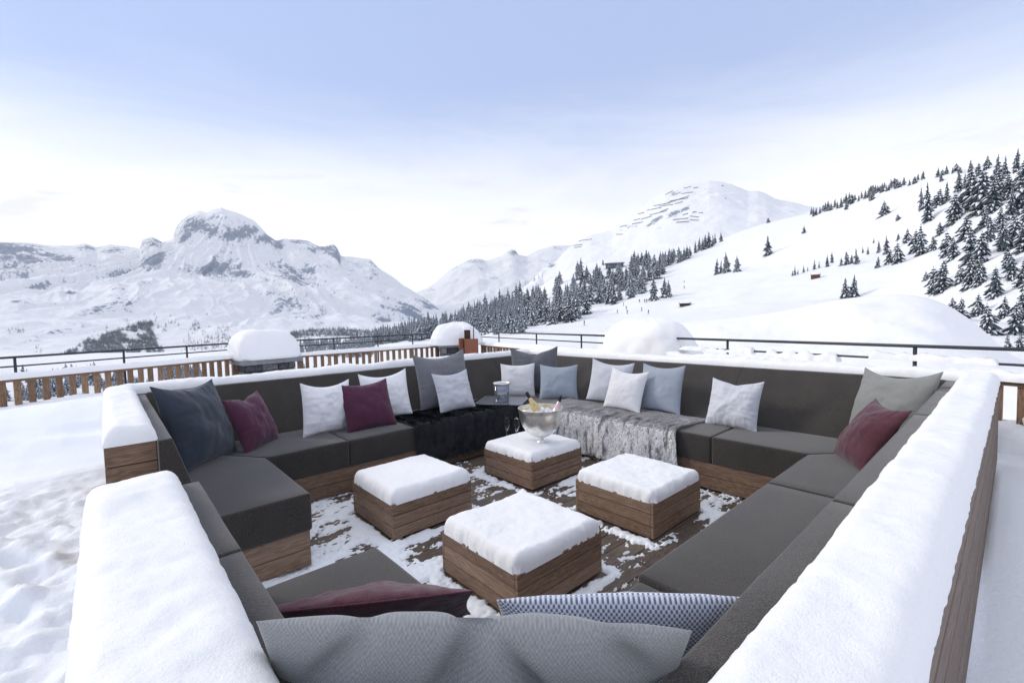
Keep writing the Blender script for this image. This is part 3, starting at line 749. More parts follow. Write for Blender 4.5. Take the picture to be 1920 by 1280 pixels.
# hurricane candle holder
cx, cy = 3.43, 4.03; root = tag(empty('candle_holder', (cx, cy, ZT+.012)), 'smoked glass hurricane candle holder with silver rim on the tray', 'candle holder')
def lobj(name, prof_, mat, parent, n=40, c=(0, 0, 0), smooth=True):
    v, f = lathe(prof_, n, c); return mesh_obj(name, v, np.array(f), mat, parent, smooth=smooth)
lobj('glass_cylinder', [(.0, .002), (.078, .002), (.083, .01), (.094, .20), (.090, .20), (.079, .016), (.0, .014)], SMOKE, root)
lobj('rim', [(.0945, .198), (.100, .202), (.101, .216), (.0965, .222), (.0905, .218), (.0895, .2)], SILVER, root)
cd = lobj('candle', [(0, .016), (.034, .016), (.036, .02), (.036, .085), (.032, .092), (.01, .088), (0, .087)], WAX, root)
w = MB(); w.tube([(0, 0, .086), (.001, 0, .1), (.003, 0, .106)], .0014, 6); wk = w.build('wick', FOIL, None, True); wk.parent = cd
# champagne bowl
cx, cy, cz = 2.925, 2.90, .322; bowl = tag(empty('champagne_bowl', (cx, cy, cz)), 'hammered silver footed champagne bowl standing in the snow of the far table', 'bowl')
lobj('bowl_shell', [(.028, .055), (.06, .062), (.10, .083), (.14, .118), (.17, .165), (.188, .22), (.196, .275), (.201, .318), (.205, .322), (.203, .326), (.197, .322)], SILVER, bowl, 64)
lobj('lining', [(.197, .322), (.191, .275), (.183, .222), (.165, .17), (.135, .124), (.097, .09), (.05, .072), (0, .068)], GOLDIN, bowl, 64)
lobj('foot', [(0, .0), (.036, .0), (.04, .006), (.034, .014), (.026, .03), (.026, .048), (.034, .058), (0, .06)], SILVER, bowl, 32)
V = []; F = []
for k in range(130):
    a, rr = random.uniform(0, 2*math.pi), .17*math.sqrt(random.random()); s = random.uniform(.011, .02)
    c = np.array([rr*math.cos(a), rr*math.sin(a), .262+random.uniform(-.012, .02)+.02*(1-rr/.17)])
    M = np.array(Matrix.Rotation(random.uniform(0, 6), 3, Vector((random.random(), random.random(), random.random()+.01)).normalized()))
    b = len(V)
    for sx in (-1, 1):
        for sy in (-1, 1):
            for sz in (-1, 1): V.append(tuple(c+M@(np.array([sx, sy, sz])*s*random.uniform(.8, 1.1))))
    for f in ((0, 1, 3, 2), (4, 6, 7, 5), (0, 4, 5, 1), (2, 3, 7, 6), (0, 2, 6, 4), (1, 5, 7, 3)): F.append(tuple(b+i for i in f))
ice = mesh_obj('crushed_ice', [(v[0]+cx, v[1]+cy, v[2]+cz) for v in V], F, ICE, smooth=False); bevel(ice, .003)
tag(ice, 'crushed ice heaped in the silver bowl around the bottles', 'ice', kind='stuff')
def bottle(label, base, tip, glass, sc_=1.0, badge=True):
    b, t = Vector(base), Vector(tip); d = (t-b).normalized(); q = Vector((0, 0, 1)).rotation_difference(d)
    r_ = tag(empty('champagne_bottle', base), label, 'bottle', 'bottles in the champagne bowl'); r_.rotation_mode = 'QUATERNION'; r_.rotation_quaternion = q
    s = sc_
    lobj('bottle_body', [(0, .0), (.040*s, .0), (.044*s, .006), (.044*s, .15*s), (.042*s, .175*s), (.034*s, .205*s), (.024*s, .232*s), (.0175*s, .26*s), (.0152*s, .275*s)], glass, r_, 32)
    lobj('neck_foil', [(.0156*s, .262*s), (.0162*s, .27*s), (.0155*s, .30*s), (.0165*s, .304*s), (.0168*s, .32*s), (.015*s, .330*s), (.006*s, .334*s), (0, .334*s)], FOIL, r_, 24)
    lobj('label_band', [(.0447*s, .07*s), (.0447*s, .135*s)], LABELP, r_, 32)
    if badge:
        v, f = lathe([(0, .001), (.013, .001), (.0135, 0), (.0135, -.004)], 20)
        # small dark round emblem on the shoulder, turned towards the seats
        bd = mesh_obj('emblem', v, f.copy() if hasattr(f, 'copy') else f, BADGE, r_)
        loc = q.inverted() @ Vector((-.66, -.75, .25)).normalized(); loc.z = 0; loc.normalize()
        bd.location = loc*.0325*s+Vector((0, 0, .2*s)); nv_ = (loc+Vector((0, 0, .45))).normalized(); bd.rotation_mode = 'QUATERNION'; bd.rotation_quaternion = Vector((0, 0, 1)).rotation_difference(nv_)
    return r_
def along(base, px, py, dep):
    d = ray(px, py); t = dep/math.hypot(d[0], d[1]); return (d[0]*t, d[1]*t, HC+d[2]*t)
bottle('golden champagne bottle with black foil neck leaning left in the bowl', (2.935, 2.86, .50), (2.87, 3.01, .77), GOLDB)
bottle('rose pink bottle with dark neck leaning in the right side of the bowl', (2.945, 2.775, .47), (3.03, 2.75, .74), PINKB, .92, False)
def flute(x, y, z, label):
    r_ = tag(empty('champagne_flute', (x, y, z)), label, 'glass', 'champagne flutes on the far table')
    lobj('foot', [(0, 0), (.03, 0), (.031, .0015), (.012, .004), (.004, .008)], GLASS, r_, 28)
    lobj('stem', [(.0035, .0075), (.003, .03), (.003, .07), (.0045, .082)], GLASS, r_, 14)
    lobj('glass_bowl', [(.0045, .082), (.014, .10), (.025, .13), (.0275, .155), (.0255, .19), (.0225, .218), (.0215, .218), (.0245, .19), (.0265, .155), (.0238, .131), (.012, .102), (.002, .088)], GLASS, r_, 28)
flute(2.80, 3.23, .314, 'empty champagne flute further left of the silver bowl')
flute(2.845, 3.14, .314, 'empty champagne flute nearer the silver bowl')

# ================================================================== FENCES, RAILINGS
def rail(label, pts, ztop, zlow, posts, zfoot, gaps=None):
    root = tag(empty('metal_railing', (pts[0][0], pts[0][1], zfoot)), label, 'railing')
    inv = Matrix.Translation((-pts[0][0], -pts[0][1], -zfoot))
    def pc(o): o.parent = root; o.matrix_parent_inverse = inv; return o
    m = MB(); m.tube([(*p, ztop) for p in pts], .016, 8); pc(m.build('top_rail', BLACKM, smooth=True))
    m = MB(); m.tube([(*p, zlow) for p in pts], .011, 8); pc(m.build('lower_rail', BLACKM, smooth=True))
    for p in posts:
        m = MB(); m.tube([(*p, zfoot), (*p, ztop-.01)], .016, 8); pc(m.build('post', BLACKM, smooth=True))
    return root
def lerp(a, b, t): return (a[0]+(b[0]-a[0])*t, a[1]+(b[1]-a[1])*t)
def balustrade(label, a, b, z0, ztop, spacing, bw, snow_t, snow_hw, seed, lumpy=0.0, endpost=(True, True), skip=None, s0=0.0, s1=0.0):
    root = tag(empty('wooden_fence', (a[0], a[1], z0)), label, 'fence')
    inv = Matrix.Translation((-a[0], -a[1], -z0))
    def pc(o): o.parent = root; o.matrix_parent_inverse = inv; return o
    Ln = math.dist(a, b); n = int(Ln/spacing); random.seed(seed)
    d = ((b[0]-a[0])/Ln, (b[1]-a[1])/Ln)
    m = MB(); m.beam((*a, ztop-.018), (*b, ztop-.018), .10, .036); pc(m.build('top_rail', FENCEW, bev=.003))
    for k in range(n+1):
        p = lerp(a, b, k/n); w = bw
        if (k == 0 and endpost[0]) or (k == n and endpost[1]): w = bw*1.7
        p = (p[0]+random.uniform(-.006, .006)*d[0], p[1]+random.uniform(-.006, .006)*d[1])
        m = MB(); hw = w/2; q = (-d[1]*.022, d[0]*.022); e = (d[0]*hw, d[1]*hw); z1 = ztop-.037
        c = [(p[0]-e[0]-q[0], p[1]-e[1]-q[1]), (p[0]+e[0]-q[0], p[1]+e[1]-q[1]), (p[0]+e[0]+q[0], p[1]+e[1]+q[1]), (p[0]-e[0]+q[0], p[1]-e[1]+q[1])]
        m.hexa([(*x, z0) for x in c]+[(*x, z1) for x in c], 2)
        pc(m.build('baluster', FENCEW, bev=.003))
    if snow_t: pc(sweep_snow('snow_cap', [lerp(a, b, s0), lerp(a, b, 1-s1)], snow_hw, ztop, snow_t, min(snow_hw*.8, snow_t), seed, None, step=.02, lump=.012, rag=.01, lumpy=lumpy))
    return root
fl0, fl1 = (-4.6, 7.48), (1.86, 10.20)
rail('thin dark metal railing above the wooden fence left of the stone pillar', [(-4.65, 7.62), (1.9, 10.40)], 1.10, .975,
     [(-4.0, 7.89), (-2.45, 8.56), (-.93, 9.20), (.22, 9.69), (1.10, 10.06)], .45)
balustrade('wooden baluster fence with snowy handrail running left of the stone pillar', fl0, fl1, .05, .815, .143, .066, .085, .075, 11)
fm0, fm1 = (2.98, 9.9), (6.30, 9.9)
rail('thin dark metal railing above the wooden fence between the two pillars', [(2.95, 10.06), (6.5, 10.06)], 1.105, .985, [(3.75, 10.06), (4.78, 10.06), (5.7, 10.06)], .45)
balustrade('wooden baluster fence between the stone pillar and the snowy corner post', fm0, fm1, .05, .79, .150, .062, .075, .075, 12)
def rp(y): return (5.5+.1875*y, y)
rail('thin dark metal railing running right from the rust brown box', [rp(9.25), rp(4.3)], 1.118, .99, [rp(8.35), rp(6.78), rp(5.35)], .45)
rail('thin dark metal railing on the right half hidden by lumps of snow', [rp(3.45), rp(-3.0)], 1.112, .985, [rp(2.5), rp(.64), rp(-1.4)], .6)
def rq(y, dx=-.12): return (5.5+.1875*y+dx, y)
balustrade('short wooden fence right of the rust brown box under a smooth snow ledge', rq(9.0), rq(4.5), .05, .80, .15, .062, .09, .085, 13)
balustrade('wooden fence behind the right sofa corner buried in lumpy snow', rq(4.3), rq(-3.0), .05, .865, .155, .07, .055, .085, 14, lumpy=.35)
# snow caught on the lower rail and between the balusters on the right
for (ya, yb_, zb, t_, hw_, sd, lab) in [(3.2, 2.15, .955, .05, .05, 301, 'left of the first post'), (2.0, 1.25, .92, .075, .06, 302, 'between the first two posts'), (.98, .1, .975, .05, .045, 303, 'behind the sage cushion')]:
    tag(sweep_snow('snow_lump', [rp(ya), rp(yb_)], hw_, zb, t_, .045, sd, None, lumpy=.6, step=.02), 'lumpy ridge of snow caught on the lower metal rail '+lab, 'snow', 'snow caught on the right railing')
for k, (yy_, zz_, r1) in enumerate([(.02, .50, .16), (-.25, .34, .2), (-.12, .62, .09), (-.55, .42, .2), (-1.0, .4, .22)]):
    tag(snow_dome('snow_lump', (rq(yy_)[0]+.0, yy_, zz_-.12), r1*.7, r1, .2, seed=310+k, lump=.05, sq=2, fine=.015, under=.12), 'rounded lump of snow stuck between the balusters right of the sofa corner', 'snow', 'snow clumps between the right balusters')
# right heap on the railing
hp = snow_dome('snow_heap', (6.42, 3.93, .30), .55, .93, 1.09, rot=R(-10), seed=21, p=3.4, q=2.2, n=96, lump=.04, sq=2.3, fine=.008)
tag(hp, 'big rounded heap of snow swallowing the metal railing right of centre', 'snow heap')
# stone pillar with thick snow hat
def masonry(name, x0, x1, y0, y1, z0, z1, rot, parent, rows=5):
    m = MB(); hh = (z1-z0)/rows
    for r_ in range(rows):
        for side in range(4):
            Ln = (x1-x0) if side < 2 else (y1-y0); s = 0
            while s < Ln-.02:
                w = min(random.uniform(.14, .36), Ln-s)
                if Ln-s-w < .08: w = Ln-s
                pr = random.uniform(0, .018); g = .006
                if side == 0: m.box(x0+s+g, x0+s+w-g, y0-pr, y0+.06, z0+r_*hh+g, z0+(r_+1)*hh-g)
                if side == 1: m.box(x0+s+g, x0+s+w-g, y1-.06, y1+pr, z0+r_*hh+g, z0+(r_+1)*hh-g)
                if side == 2: m.box(x0-pr, x0+.06, y0+s+g+.062*(s == 0), y0+s+w-g-.062*(s+w >= Ln-.01), z0+r_*hh+g, z0+(r_+1)*hh-g, 1)
                if side == 3: m.box(x1-.06, x1+pr, y0+s+g+.062*(s == 0), y0+s+w-g-.062*(s+w >= Ln-.01), z0+r_*hh+g, z0+(r_+1)*hh-g, 1)
                s += w
    o = m.build('stone_shaft', MASON, parent, bev=.006); c = MB(); c.box(x0+.03, x1-.03, y0+.03, y1-.03, z0, z1-.003); c.build('mortar_core', DARK, parent)
    return o
pl = tag(empty('stone_pillar', (2.40, 10.15, 0), (0, 0, R(7))), 'squat slate stone pillar with grey capstone under a thick rounded hat of snow', 'pillar')
masonry('s', -.49, .43, -.38, .38, .05, .685, 0, pl)
m = MB(); m.box(-.56, .56, -.45, .45, .69, .785); m.build('capstone', STONE_S, pl, bev=.01)
o = snow_dome('snow_cap', (0, 0, .782), .60, .48, .56, seed=31, parent=pl, p=4.5, q=2.3, n=80, lump=.03, sq=4.5, fine=.004, under=.0)
p2 = tag(empty('stone_pillar', (6.72, 9.62, 0), (0, 0, R(-30))), 'stone corner pillar beside the rust brown box, under a wide dome of snow', 'pillar')
masonry('s', -.42, .42, -.35, .35, .05, .76, 0, p2)
m = MB(); m.box(-.5, .5, -.42, .42, .765, .83); m.build('capstone', STONE_S, p2, bev=.01)
snow_dome('snow_cap', (0, 0, .82), .66, .52, .56, seed=33, parent=p2, p=2.4, q=1.9, n=80, lump=.05, sq=2.6, fine=.006, under=.0)
# menu box with post
mb = tag(empty('menu_stand', (6.52, 8.86, .3), (0, 0, R(-48))), 'rust brown box stand with a dark frosted post in front of the snow dome', 'menu stand')
m = MB(); m.box(-.09, .24, -.03, .03, .28, .68, 0); m.build('panel', CORTEN, mb, bev=.004)
m = MB(); m.hexa([(-.20, -.14, .27), (-.175, -.14, .27), (-.10, .03, .27), (-.125, .03, .27), (-.20, -.14, .70), (-.175, -.14, .70), (-.10, .03, .70), (-.125, .03, .70)], 2); m.build('side_board', CORTEN, mb, bev=.004)
m = MB(); m.box(-.10, .035, .04, .14, -.1, .93, 2); po = m.build('post', wood_mat('dark_wet_wood', (.03, .014, .01), (.07, .03, .02), (.1, .05, .03)), mb, bev=.004)
snow_dome('snow_cap', (-.032, .09, .925), .11, .09, .10, seed=35, parent=mb, p=2.6, q=2, n=24, lump=.02, fine=.004)
m = MB(); m.tube([(.12, .10, .5), (.12, .10, .95)], .012, 6); m.build('rod', BLACKM, mb, smooth=True)

# ================================================================== TERRAIN SHEETS (polar height fields with real distances)
def hsm(a, k):
    for _ in range(k): a[:, 1:-1] = .25*a[:, :-2]+.5*a[:, 1:-1]+.25*a[:, 2:]
    return a
class Sheet:
    """lines: near -> far list of [(px, py, r), ...]; py may be ('z', value)"""
    def __init__(s, px0, px1, n, lines, M, smooth=2, amp=None, back=(1.35, .55), seed=0, hs=0):
        s.P = np.linspace(px0, px1, n)
        def spread(px):   # azimuths outside the frame keep going round
            if px < -300: return azel(-300, 600)[0]+(-300-px)*R(.05)
            if px > 2200: return azel(2200, 600)[0]-(px-2200)*R(.05)
            return azel(px, 600)[0]
        s.AZ = np.array([spread(p) for p in s.P])
        K = len(lines); rr = np.zeros((K, n)); zz = np.zeros((K, n))
        for k, ln in enumerate(lines):
            lp = np.array([q[0] for q in ln], float); lr = np.array([q[2] for q in ln], float)
            lr_i = np.exp(np.interp(s.P, lp, np.log(lr)))
            if isinstance(ln[0][1], tuple):
                lz = np.array([q[1][1] for q in ln], float); zi = np.interp(s.P, lp, lz)
            else:
                ly = np.array([q[1] for q in ln], float); yi = np.interp(s.P, lp, ly)
                zi = np.array([HC+r_*azel(min(max(p, -300), 2200), y_)[1] for p, y_, r_ in zip(s.P, yi, lr_i)])
            rr[k] = lr_i; zz[k] = zi
        rr = np.vstack([rr, rr[-1:]*back[0]]); zz = np.vstack([zz, np.where(zz[-1:] > 0, zz[-1:]*back[1], zz[-1:]*1.5-20) if back[1] < 5 else zz[-1:]-back[1]])
        # resample along the radius, a bit smoother than the straight segments
        t = np.linspace(0, K-1, M); nb = max(4, M//12)
        tk = np.arange(K)
        s.r = np.zeros((M+nb, n)); s.z = np.zeros((M+nb, n))
        for j in range(n):
            s.r[:M, j] = np.exp(np.interp(t, tk, np.log(rr[:K, j]))); s.z[:M, j] = np.interp(t, tk, zz[:K, j])
        if smooth:
            z0 = s.z[:M].copy()
            for _ in range(smooth):
                z0[1:-1] = .25*z0[:-2]+.5*z0[1:-1]+.25*z0[2:]
            s.z[:M] = z0
        for b in range(nb):
            u = (b+1)/nb; s.r[M+b] = s.r[M-1]*(1-u)+rr[K]*u; s.z[M+b] = s.z[M-1]+(zz[K]-s.z[M-1])*u**.8
        s.M = M
        if hs: hsm(s.z, hs); hsm(s.r, hs)
        s.x = s.r*np.cos(s.AZ)[None]; s.y = s.r*np.sin(s.AZ)[None]
        if amp:
            w = np.clip((M-1-np.arange(M+nb))/(M*.08), .2, 1)[:, None]
            s.z = s.z+amp(s.x, s.y, s.r)*w
        s.t = (s.z-HC)/s.r
    def build(s, name, mat, attrs=None, kind='structure'):
        V = np.stack([s.x, s.y, s.z], -1).reshape(-1, 3); n, m = s.x.shape
        F = grid_faces(n, m)
        o = mesh_obj(name, V, F, mat, attrs=attrs)
        return tag(o, kind=kind)
    def hit(s, px, py):
        """ground point seen at this pixel"""
        az = azel(px, 600)[0]
        # refine the azimuth at this height
        az = azel(px, py)[0]
        j = np.interp(-az, -s.AZ, np.arange(len(s.AZ))); j0 = int(min(j, len(s.AZ)-2)); f = j-j0
        t = s.t[:s.M, j0]*(1-f)+s.t[:s.M, j0+1]*f; r = s.r[:s.M, j0]*(1-f)+s.r[:s.M, j0+1]*f; te = azel(px, py)[1]
        k = np.argmax(t >= te)
        if t[k] < te: k = int(np.argmax(t)); rv = r[k]; zv = HC+rv*t[k]
        elif k == 0: rv = r[0]; zv = HC+rv*t[0]
        else:
            u = (te-t[k-1])/max(t[k]-t[k-1], 1e-9); rv = r[k-1]+(r[k]-r[k-1])*u; zv = HC+rv*(t[k-1]+(t[k]-t[k-1])*u)
        return np.array([rv*math.cos(az), rv*math.sin(az), zv]), rv
def blob_attr(s, blobs):
    px, py = to_px(np.stack([s.x, s.y, s.z], -1)); a = np.zeros_like(px)
    for (bx, by, rx, ry, st, *an) in blobs:
        g = R(an[0]) if an else 0; dx, dy = px-bx, py-by
        u = dx*math.cos(g)+dy*math.sin(g); v = -dx*math.sin(g)+dy*math.cos(g)
        a = np.maximum(a, st*np.exp(-(u/rx)**2-(v/ry)**2))
    return a.ravel()
def mountain_mat(name, scale, rock=(.10, .11, .13), thr=.60, slope=.0, fine=1.0):
    m, nt, b = new_mat(name); g = N(nt, 'ShaderNodeNewGeometry'); co = g.outputs['Position']
    at = N(nt, 'ShaderNodeAttribute', attribute_name='rock').outputs['Fac']
    n1 = noise_n(nt, mapping(nt, co, (scale, scale, scale*.6)), 1.0, 8, .68, .6)
    n2 = noise_n(nt, mapping(nt, co, (scale*5, scale*5, scale*1.6)), 1.0, 7, .8, .5)
    f = math_n(nt, 'ADD', math_n(nt, 'MULTIPLY', at, .26), math_n(nt, 'ADD', math_n(nt, 'MULTIPLY', n1, .45), math_n(nt, 'MULTIPLY', n2, .78*fine)))
    sep = N(nt, 'ShaderNodeSeparateXYZ'); L(nt, g.outputs['Normal'], sep.inputs[0])
    f = math_n(nt, 'ADD', f, math_n(nt, 'MULTIPLY', math_n(nt, 'SUBTRACT', .8, sep.outputs[2]), slope))
    k = N(nt, 'ShaderNodeMapRange'); k.inputs['From Min'].default_value = thr; k.inputs['From Max'].default_value = thr+.05; L(nt, f, k.inputs['Value'])
    rc = ramp(nt, n2, [(.3, rock), (.7, tuple(min(1, c*2.2) for c in rock))])
    L(nt, mix_c(nt, k.outputs[0], (.86, .87, .89), rc), b.inputs['Base Color'])
    b.inputs['Roughness'].default_value = .8; b.inputs['Specular IOR Level'].default_value = .1
    bump_n(nt, b, math_n(nt, 'ADD', n1, n2), .6, 12*.004/scale)
    return m
def base_line(y, r, px0=-900, px1=2800): return [(px0, y, r), (px1, y, r)]

# --- far left massif
ridgeA = [(-900, 500), (-300, 470), (-100, 440), (0, 452), (60, 455), (110, 463), (150, 462), (170, 458), (190, 466), (215, 461), (245, 463), (270, 466), (278, 450), (295, 445), (315, 455), (333, 450), (340, 430), (352, 414), (365, 405), (385, 398), (400, 399), (415, 395), (428, 391), (440, 396), (455, 399), (470, 405), (485, 413), (497, 424), (510, 440), (525, 450), (540, 446), (560, 449), (580, 450), (592, 455), (605, 462), (620, 460), (632, 458), (638, 465), (645, 480), (665, 482), (700, 485), (712, 500), (740, 520), (760, 537), (775, 545), (790, 555), (810, 566), (830, 580), (850, 600), (900, 640), (1200, 660)]
rA = lambda p: float(np.interp(p, [-900, 0, 200, 300, 430, 600, 700, 850, 1200], [5500, 5500, 5300, 5000, 4600, 4500, 4200, 3500, 3300]))
_pa = azel(440, 400)[0]; PKX, PKY = 4750*math.cos(_pa), 4750*math.sin(_pa)
def fan(x, y):
    ph = np.arctan2(y-PKY, x-PKX); ds = np.hypot(x-PKX, y-PKY); return ph+.10*fbm(x/700, y/700, 0, 3, 405), ds
def ampA(x, y, r):
    ph, ds = fan(x, y); g = np.clip(ds/900, .25, 1)*np.clip((r-1600)/900, 0, 1)
    gul = (1-2*np.abs(vnoise(ph*9, ds/2600, 0.0, 406)))*55+(1-2*np.abs(vnoise(ph*26, ds/1300, 0.0, 407)))*22+(1-2*np.abs(vnoise(ph*70, ds/700, 0.0, 408)))*8
    return ampA0(x, y, r)+g*gul*.65
def ampA0(x, y, r):
    d = np.clip(r/4500, .3, 1)
    hd = np.exp(-((np.arctan2(y, x)-azel(435, 420)[0])/R(5.5))**2)*np.clip((r-3600)/700, 0, 1)
    return d*(26*ridged(x/620+3, y/620, 5, 401)+(12+14*hd)*fbm(x/90, y/90, 0, 4, 402)+hd*22*ridged(x/210, y/210, 4, 403)-20)
linesA = [[(-900, 705, 900), (1200, 690, 900)], [(-900, 655, 1700), (0, 655, 1700), (400, 650, 1700), (700, 640, 1900), (850, 630, 2200), (1200, 640, 2200)],
          [(-900, 610, 2500), (0, 610, 2500), (300, 606, 2500), (500, 596, 2600), (700, 605, 2700), (850, 612, 2800), (1200, 650, 2800)],
          [(-900, 560, 3500), (0, 545, 3500), (200, 535, 3500), (400, 505, 3500), (500, 510, 3500), (620, 520, 3400), (700, 545, 3300), (760, 575, 3100), (850, 606, 3000), (1200, 655, 3000)],
          [(p, y, rA(p)) for p, y in ridgeA]]
SA = Sheet(-900, 1200, 1150, linesA, 400, 5, ampA, back=(1.3, .5))
blA = [(368, 422, 24, 15, 1), (398, 433, 30, 11, 1), (436, 442, 36, 8, .95), (470, 430, 16, 8, .9), (500, 447, 22, 9, 1), (520, 459, 12, 9, 1.1), (350, 445, 13, 13, .85), (408, 408, 18, 4, .7), (290, 492, 24, 13, 1.0, -25),
       (612, 464, 34, 9, .9), (630, 476, 12, 16, 1), (565, 452, 26, 5, .8), (20, 470, 70, 16, 1.05, 5), (110, 482, 40, 9, .9, 8), (165, 466, 26, 6, .8), (215, 469, 24, 6, .7), (290, 454, 18, 7, .7),
       (400, 505, 60, 12, .62), (450, 512, 26, 9, .7), (515, 495, 12, 10, .7), (540, 515, 36, 12, .66, 25), (575, 508, 14, 6, .8), (130, 548, 12, 5, .75), (70, 540, 30, 7, .55), (30, 565, 16, 4, .8),
       (200, 575, 60, 14, .5, -20), (240, 570, 20, 6, .6, -25), (520, 580, 14, 26, .55, 30), (560, 575, 60, 22, .45, 30), (600, 600, 30, 18, .5, 25), (770, 580, 26, 14, .9, 20), (800, 570, 22, 14, .8, 30), (720, 600, 16, 6, .8),
       (20, 500, 60, 18, .6, -5), (90, 625, 50, 8, .45, -20), (150, 610, 60, 12, .42, -20), (660, 492, 12, 8, .5), (700, 500, 16, 16, .55, 40)]
MA = mountain_mat('left_massif_rock_and_snow', .008, rock=(.14, .17, .22), thr=.72, slope=.22)
_ph, _ds = fan(SA.x, SA.y); stk = fbm(_ph*34, _ds/420, 0, 4, 409)+.5*fbm(_ph*90, _ds/160, 0, 3, 410)
SA.build('mountain_massif', MA, {'rock': blob_attr(SA, blA)*(1+.35*stk.ravel())+.17*np.clip(stk.ravel(), -1, 1.2)*np.clip((SA.r.ravel()-2200)/800, 0, 1)})
# --- far middle ridge
ridgeB = [(500, 640), (700, 590), (760, 556), (780, 548), (800, 540), (820, 528), (845, 507), (862, 497), (880, 488), (895, 483), (907, 484), (915, 488), (930, 484), (945, 478), (955, 470), (962, 467), (970, 470), (975, 478), (990, 480), (1010, 468), (1040, 461), (1070, 460), (1110, 455), (1300, 470), (1500, 500)]
linesB = [[(500, 690, 2600), (1500, 640, 2600)], [(500, 650, 3300), (800, 606, 3300), (1500, 600, 3300)], [(500, 645, 4300), (800, 580, 4300), (900, 555, 4300), (1500, 560, 4300)], [(p, y, 5800) for p, y in ridgeB]]
SB = Sheet(500, 1500, 420, linesB, 150, 4, lambda x, y, r: 30*ridged(x/500, y/500, 5, 411)-12+8*fbm(x/80, y/80, 0, 3, 412), back=(1.2, .5))
MB_ = mountain_mat('middle_ridge_rock_and_snow', .006, rock=(.13, .155, .19), thr=.76, slope=.12)
SB.build('mountain_ridge', MB_, {'rock': blob_attr(SB, [(890, 490, 26, 6, .85), (962, 474, 14, 6, .9), (870, 503, 40, 6, .55), (985, 490, 20, 8, .5), (960, 500, 20, 6, .45), (925, 520, 40, 8, .4), (850, 530, 30, 6, .4), (810, 543, 14, 4, .6), (1045, 468, 14, 6, .6), (1035, 500, 26, 22, .4, -40)])})
# --- big right mountain with avalanche barriers
ridgeC = [(840, 640), (920, 590), (940, 572), (952, 560), (970, 548), (997, 528), (1010, 514), (1022, 502), (1035, 495), (1047, 487), (1060, 472), (1072, 462), (1085, 454), (1097, 447), (1110, 441), (1130, 437), (1150, 430), (1160, 422), (1170, 415), (1185, 403), (1200, 392), (1215, 380), (1230, 370), (1250, 358), (1270, 350), (1285, 346), (1300, 343), (1317, 341), (1330, 338), (1345, 339), (1355, 341), (1375, 347), (1390, 353), (1402, 358), (1420, 357), (1435, 362), (1450, 371), (1465, 375), (1480, 378), (1515, 386), (1600, 395), (1800, 400), (2100, 420)]
rC = lambda p: float(np.interp(p, [840, 1000, 1200, 1350, 2100], [1500, 2200, 2500, 2600, 2400]))
def mid(f, p): # surface between base and ridge
    y = np.interp(p, [q[0] for q in ridgeC], [q[1] for q in ridgeC]); return f*y+(1-f)*np.interp(p, [840, 1000, 1300, 1600, 2100], [640, 600, 540, 480, 440])
PC = list(range(840, 2101, 30))
linesC = [[(840, 665, 800), (2100, 520, 800)], [(p, mid(.0, p), 1150) for p in PC], [(p, mid(.5, p), 1700 if p > 1000 else 1250) for p in PC], [(p, y, rC(p)) for p, y in ridgeC]]
SC_ = Sheet(840, 2100, 560, linesC, 200, 5, lambda x, y, r: np.clip(r/2400, .2, 1)*(9*ridged(x/330+7, y/330, 5, 421)-6+4*fbm(x/45, y/45, 0, 3, 422)), back=(1.2, .6))
MC = mountain_mat('right_mountain_rock_and_snow', .011, rock=(.14, .165, .20), thr=.77, slope=.08)
blC = [(1262, 362, 14, 5, .95, -25), (1230, 412, 18, 5, 1.05, -25), (1265, 400, 16, 6, 1.0, -25), (1285, 392, 14, 5, .9, -25), (1218, 422, 14, 4, .8, -30), (1237, 428, 6, 3, .8), (1180, 424, 12, 5, .7), (1192, 424, 8, 3, .8), (1165, 432, 10, 3, .7), (1035, 498, 12, 5, 1.0, -20), (1020, 510, 10, 4, .8, -40), (1050, 475, 10, 3, .8, -45),
       (1355, 348, 3, 2, 1), (1361, 372, 3, 2, .9), (1318, 341, 4, 2, .9), (1250, 365, 60, 30, .35, -20), (1340, 380, 20, 24, .3)]
SC_.build('right_mountain', MC, {'rock': blob_attr(SC_, blC)})

